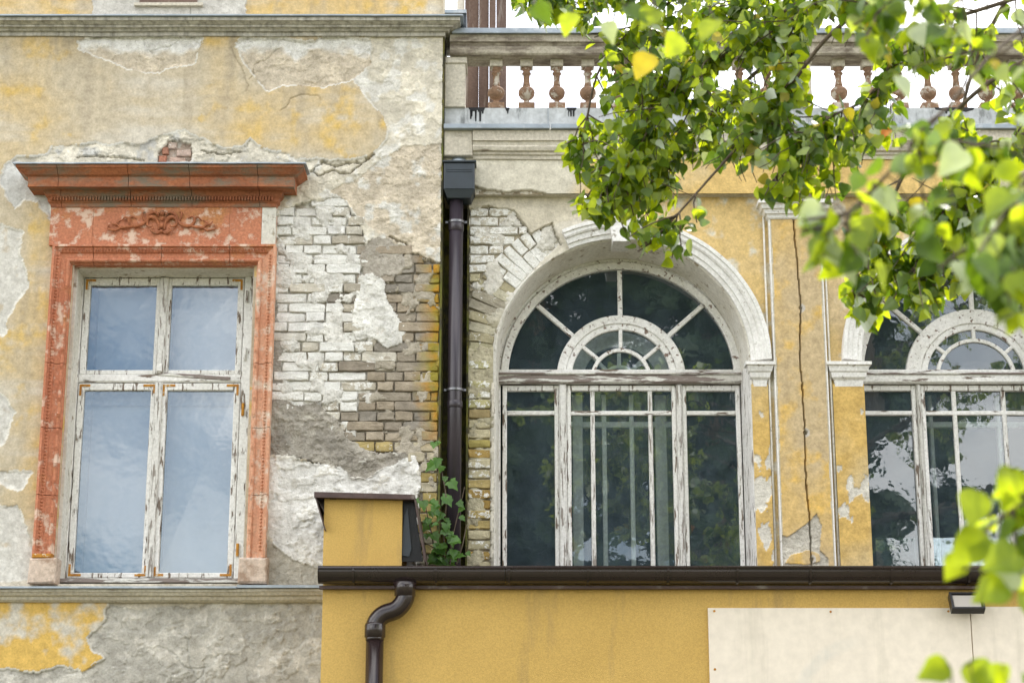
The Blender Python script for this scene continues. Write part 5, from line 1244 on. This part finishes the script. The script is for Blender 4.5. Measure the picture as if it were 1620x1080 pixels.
# single large out-of-focus leaves that the photo shows
for px, py, Y, s_, key in ((1040, 15, -8.6, .095, 'leaf'), (1028, 85, -8.3, .10, 'leaf_yellow'), (1075, 55, -8.3, .10, 'leaf'), (845, 8, -8.8, .08, 'leaf_dark'), (905, 20, -8.4, .085, 'leaf'), (990, 10, -8.6, .09, 'leaf_dark'), (1408, 205, -5.2, .07, 'leaf_orange'), (1310, 340, -9.3, .10, 'leaf'), (1270, 340, -9.2, .09, 'leaf'), (1130, 30, -8.5, .10, 'leaf'), (1340, 400, -9.2, .10, 'leaf'), (1285, 390, -9.2, .09, 'leaf'), (1600, 300, -10, .10, 'leaf'), (1605, 430, -10, .10, 'leaf'), (1600, 895, -9.9, .085, 'leaf_pale'), (1345, 375, -9.4, .085, 'leaf_pale'), (1300, 325, -9.3, .08, 'leaf_pale'), (1385, 300, -9.4, .085, 'leaf_pale'), (1522, 235, -9.6, .09, 'leaf_pale'), (1604, 190, -9.8, .09, 'leaf_pale'), (1612, 455, -10, .10, 'leaf_pale'), (1440, 330, -9.3, .08, 'leaf_pale'), (1500, 1050, -9.9, .075, 'leaf'), (1535, 1046, -9.9, .085, 'leaf'), (1586, 1050, -9.9, .07, 'leaf'), (1420, 120, -9, .08, 'leaf_pale'), (960, 35, -8.4, .07, 'leaf_pale')):
    p = at(px, py, Y); u = Vector((random.gauss(0, .4), -.9, .5+random.gauss(0, .3))); d = Vector((random.gauss(0, .7), -.1, -.7))
    lv_specs.append((mat_dir(p, d, u, s_), key, s_/proj(p)[2]))
    stalk(p)
for px, py, Y, s_, dx, dz in ((1562, 845, -9.9, .105, -.8, -.6), (1590, 925, -9.95, .09, -.9, -.5), (1612, 875, -9.95, .10, -.9, -.45), (1545, 775, -9.9, .09, -.3, -1), (1600, 740, -9.9, .09, -.2, -1), (1520, 880, -9.8, .07, -.6, -.8)):
    p = at(px, py, Y); lv_specs.append((mat_dir(p, Vector((dx, -.2, dz)), Vector((.3, -1, .5)), s_), 'leaf', s_/proj(p)[2])); stalk(p)
# limbs on the far side, outside the picture, so the tree is whole
for k in range(6):
    a = R(-70+k*45); z0 = 3.6+k*.9; p0 = TB+Vector((0, 0, z0)); dd = Vector((abs(math.cos(a))*.9+.2, math.sin(a), .25))
    limb([p0, p0+dd*.8, p0+dd*1.6+Vector((0, 0, .1)), p0+dd*2.3], .05, .008, None, 40, .5, .075, .9)
stalks.build('leaf_stalks', 'bark', tree, smooth=True, kind='stuff')
OUT = [(1665, -3000), (9000, -3000), (9000, 4000), (1665, 4000)]
# limbs join the trunk
for l in ([(1900, -330, -6.2)], [(1800, -60, -6.4)], [(1800, 100, -6.4)], [(2050, 60, -8.2)], [(2050, 520, -8.8)], [(2050, 960, -9.0)], [(1900, -200, -6.2)], [(1800, 0, -6.6)], [(2050, -200, -8.2)], [(1700, -250, -6.0)], [(2000, -150, -8.0)], [(1560, -160, -5.6)], [(1800, -160, -6.2)]):
    e = at(*l[0]); z0 = max(1.5, e.z-.9); s0 = TB+Vector((0, .04, z0)); mid_ = (s0+e)/2+Vector((0, 0, .15))
    limb([s0, mid_, e], .03, .02, OUT, 34, .55, .078, .9, False, .2)
    MB().tube(smooth_path([s0, mid_, e], 6), [.055, .052, .05, .048, .045, .043, .041, .039, .037, .035, .033, .031, .03], 8).build('limb', 'bark', tree, smooth=True)
pm = {}
for key in ('leaf', 'leaf_dark', 'leaf_pale', 'leaf_yellow', 'leaf_orange'):
    pm[key] = []
    for k in range(8):
        v, f = leaf_mesh(POP if k % 2 else POP2, random.uniform(.05, .5), random.uniform(-.15, .5), k); me = MB().add(v, f).mesh('leaf'); me.materials.append(M[key])
        me.polygons.foreach_set('use_smooth', [True]*len(me.polygons)); pm[key].append((me, v, f))
lv_specs.sort(key=lambda t: -t[2])
for mtx, key, s_ in lv_specs[:300]: put_leaf(random.choice(pm[key])[0], mtx, key, tree)
rest = {}
for mtx, key, s_ in lv_specs[300:]:
    me, v, f = random.choice(pm[key]); A = np.array(mtx); V = v @ A[:3, :3].T+A[:3, 3]
    rest.setdefault(key, MB()).add(V.tolist(), f)
allv = MB(); offs = []; mats = []
for key, mb in rest.items(): allv.add(mb.v, mb.f); mats.append((key, len(mb.f)))
me = allv.mesh('foliage', True)
mi = []
for i, (key, n_) in enumerate(mats): me.materials.append(M[key]); mi += [i]*n_
me.polygons.foreach_set('material_index', mi)
link('foliage', me, None, tree, kind='stuff')
print('leaves', len(lv_specs), 'bricks', nb)

# ================================================================== trees across the yard, seen in the window glass
def pine(x, y, h, r, z0, label, seed):
    rr = np.random.default_rng(seed)
    t = thing('pine_tree', label, 'tree', (x, y, 0), 'pines across the yard')
    pts = [(x+.15*math.sin(k*1.3+seed), y, h*k/8) for k in range(9)]
    MB().tube(pts, [.36*(1-.8*k/8) for k in range(9)], 10).build('trunk', 'pine_bark', t, smooth=True)
    mb = MB(); V = []; 
    nb_ = 80
    for b in range(nb_):
        zt = z0+(h-z0)*(b/nb_)**.9; a = rr.uniform(0, 6.28); L = r*(1-.75*((zt-z0)/(h-z0))**1.3)*rr.uniform(.6, 1.1)
        e = (x+math.cos(a)*L, y+math.sin(a)*L, zt-.12*L)
        mb.tube([(x, y, zt), ((x+e[0])/2, (y+e[1])/2, zt+.1), e], [.06, .04, .015], 5)
        m = 110; s_ = rr.uniform(.15, 1.05, m)
        c = np.stack([x+math.cos(a)*L*s_, y+math.sin(a)*L*s_, zt-.12*L*s_], 1)+rr.normal(0, .28, (m, 3))*np.array([1, 1, .7])
        V.append(c)
    mb.build('branch', 'pine_bark', t)
    c = np.concatenate(V); n = len(c); d1 = rr.normal(0, 1, (n, 3)); d1 /= np.linalg.norm(d1, axis=1)[:, None]; d2 = np.cross(d1, rr.normal(0, 1, (n, 3))); d2 /= np.linalg.norm(d2, axis=1)[:, None]
    sz = rr.uniform(.2, .48, (n, 1)); vv = np.stack([c-d1*sz, c+d2*sz*.45, c+d1*sz, c-d2*sz*.45], 1).reshape(-1, 3)
    me = bpy.data.meshes.new('crown'); me.from_pydata(vv.tolist(), [], [(4*i, 4*i+1, 4*i+2, 4*i+3) for i in range(n)]); me.update()
    link('crown', me, 'needles', t, kind='stuff')
pine(.7, -30, 25, 3.4, 6.5, 'tall pine mirrored in the middle of the full arched window', 1)
pine(4.3, -29, 26, 3.2, 8.5, 'bare trunked pine mirrored in the right panes of the full arched window', 2)
pine(-1.2, -36, 24, 3.0, 6, 'narrow pine mirrored in the left panes of the full arched window', 3)
pine(8.3, -31, 19, 2.7, 5, 'lower pine mirrored beside open sky in the right hand arched window', 4)
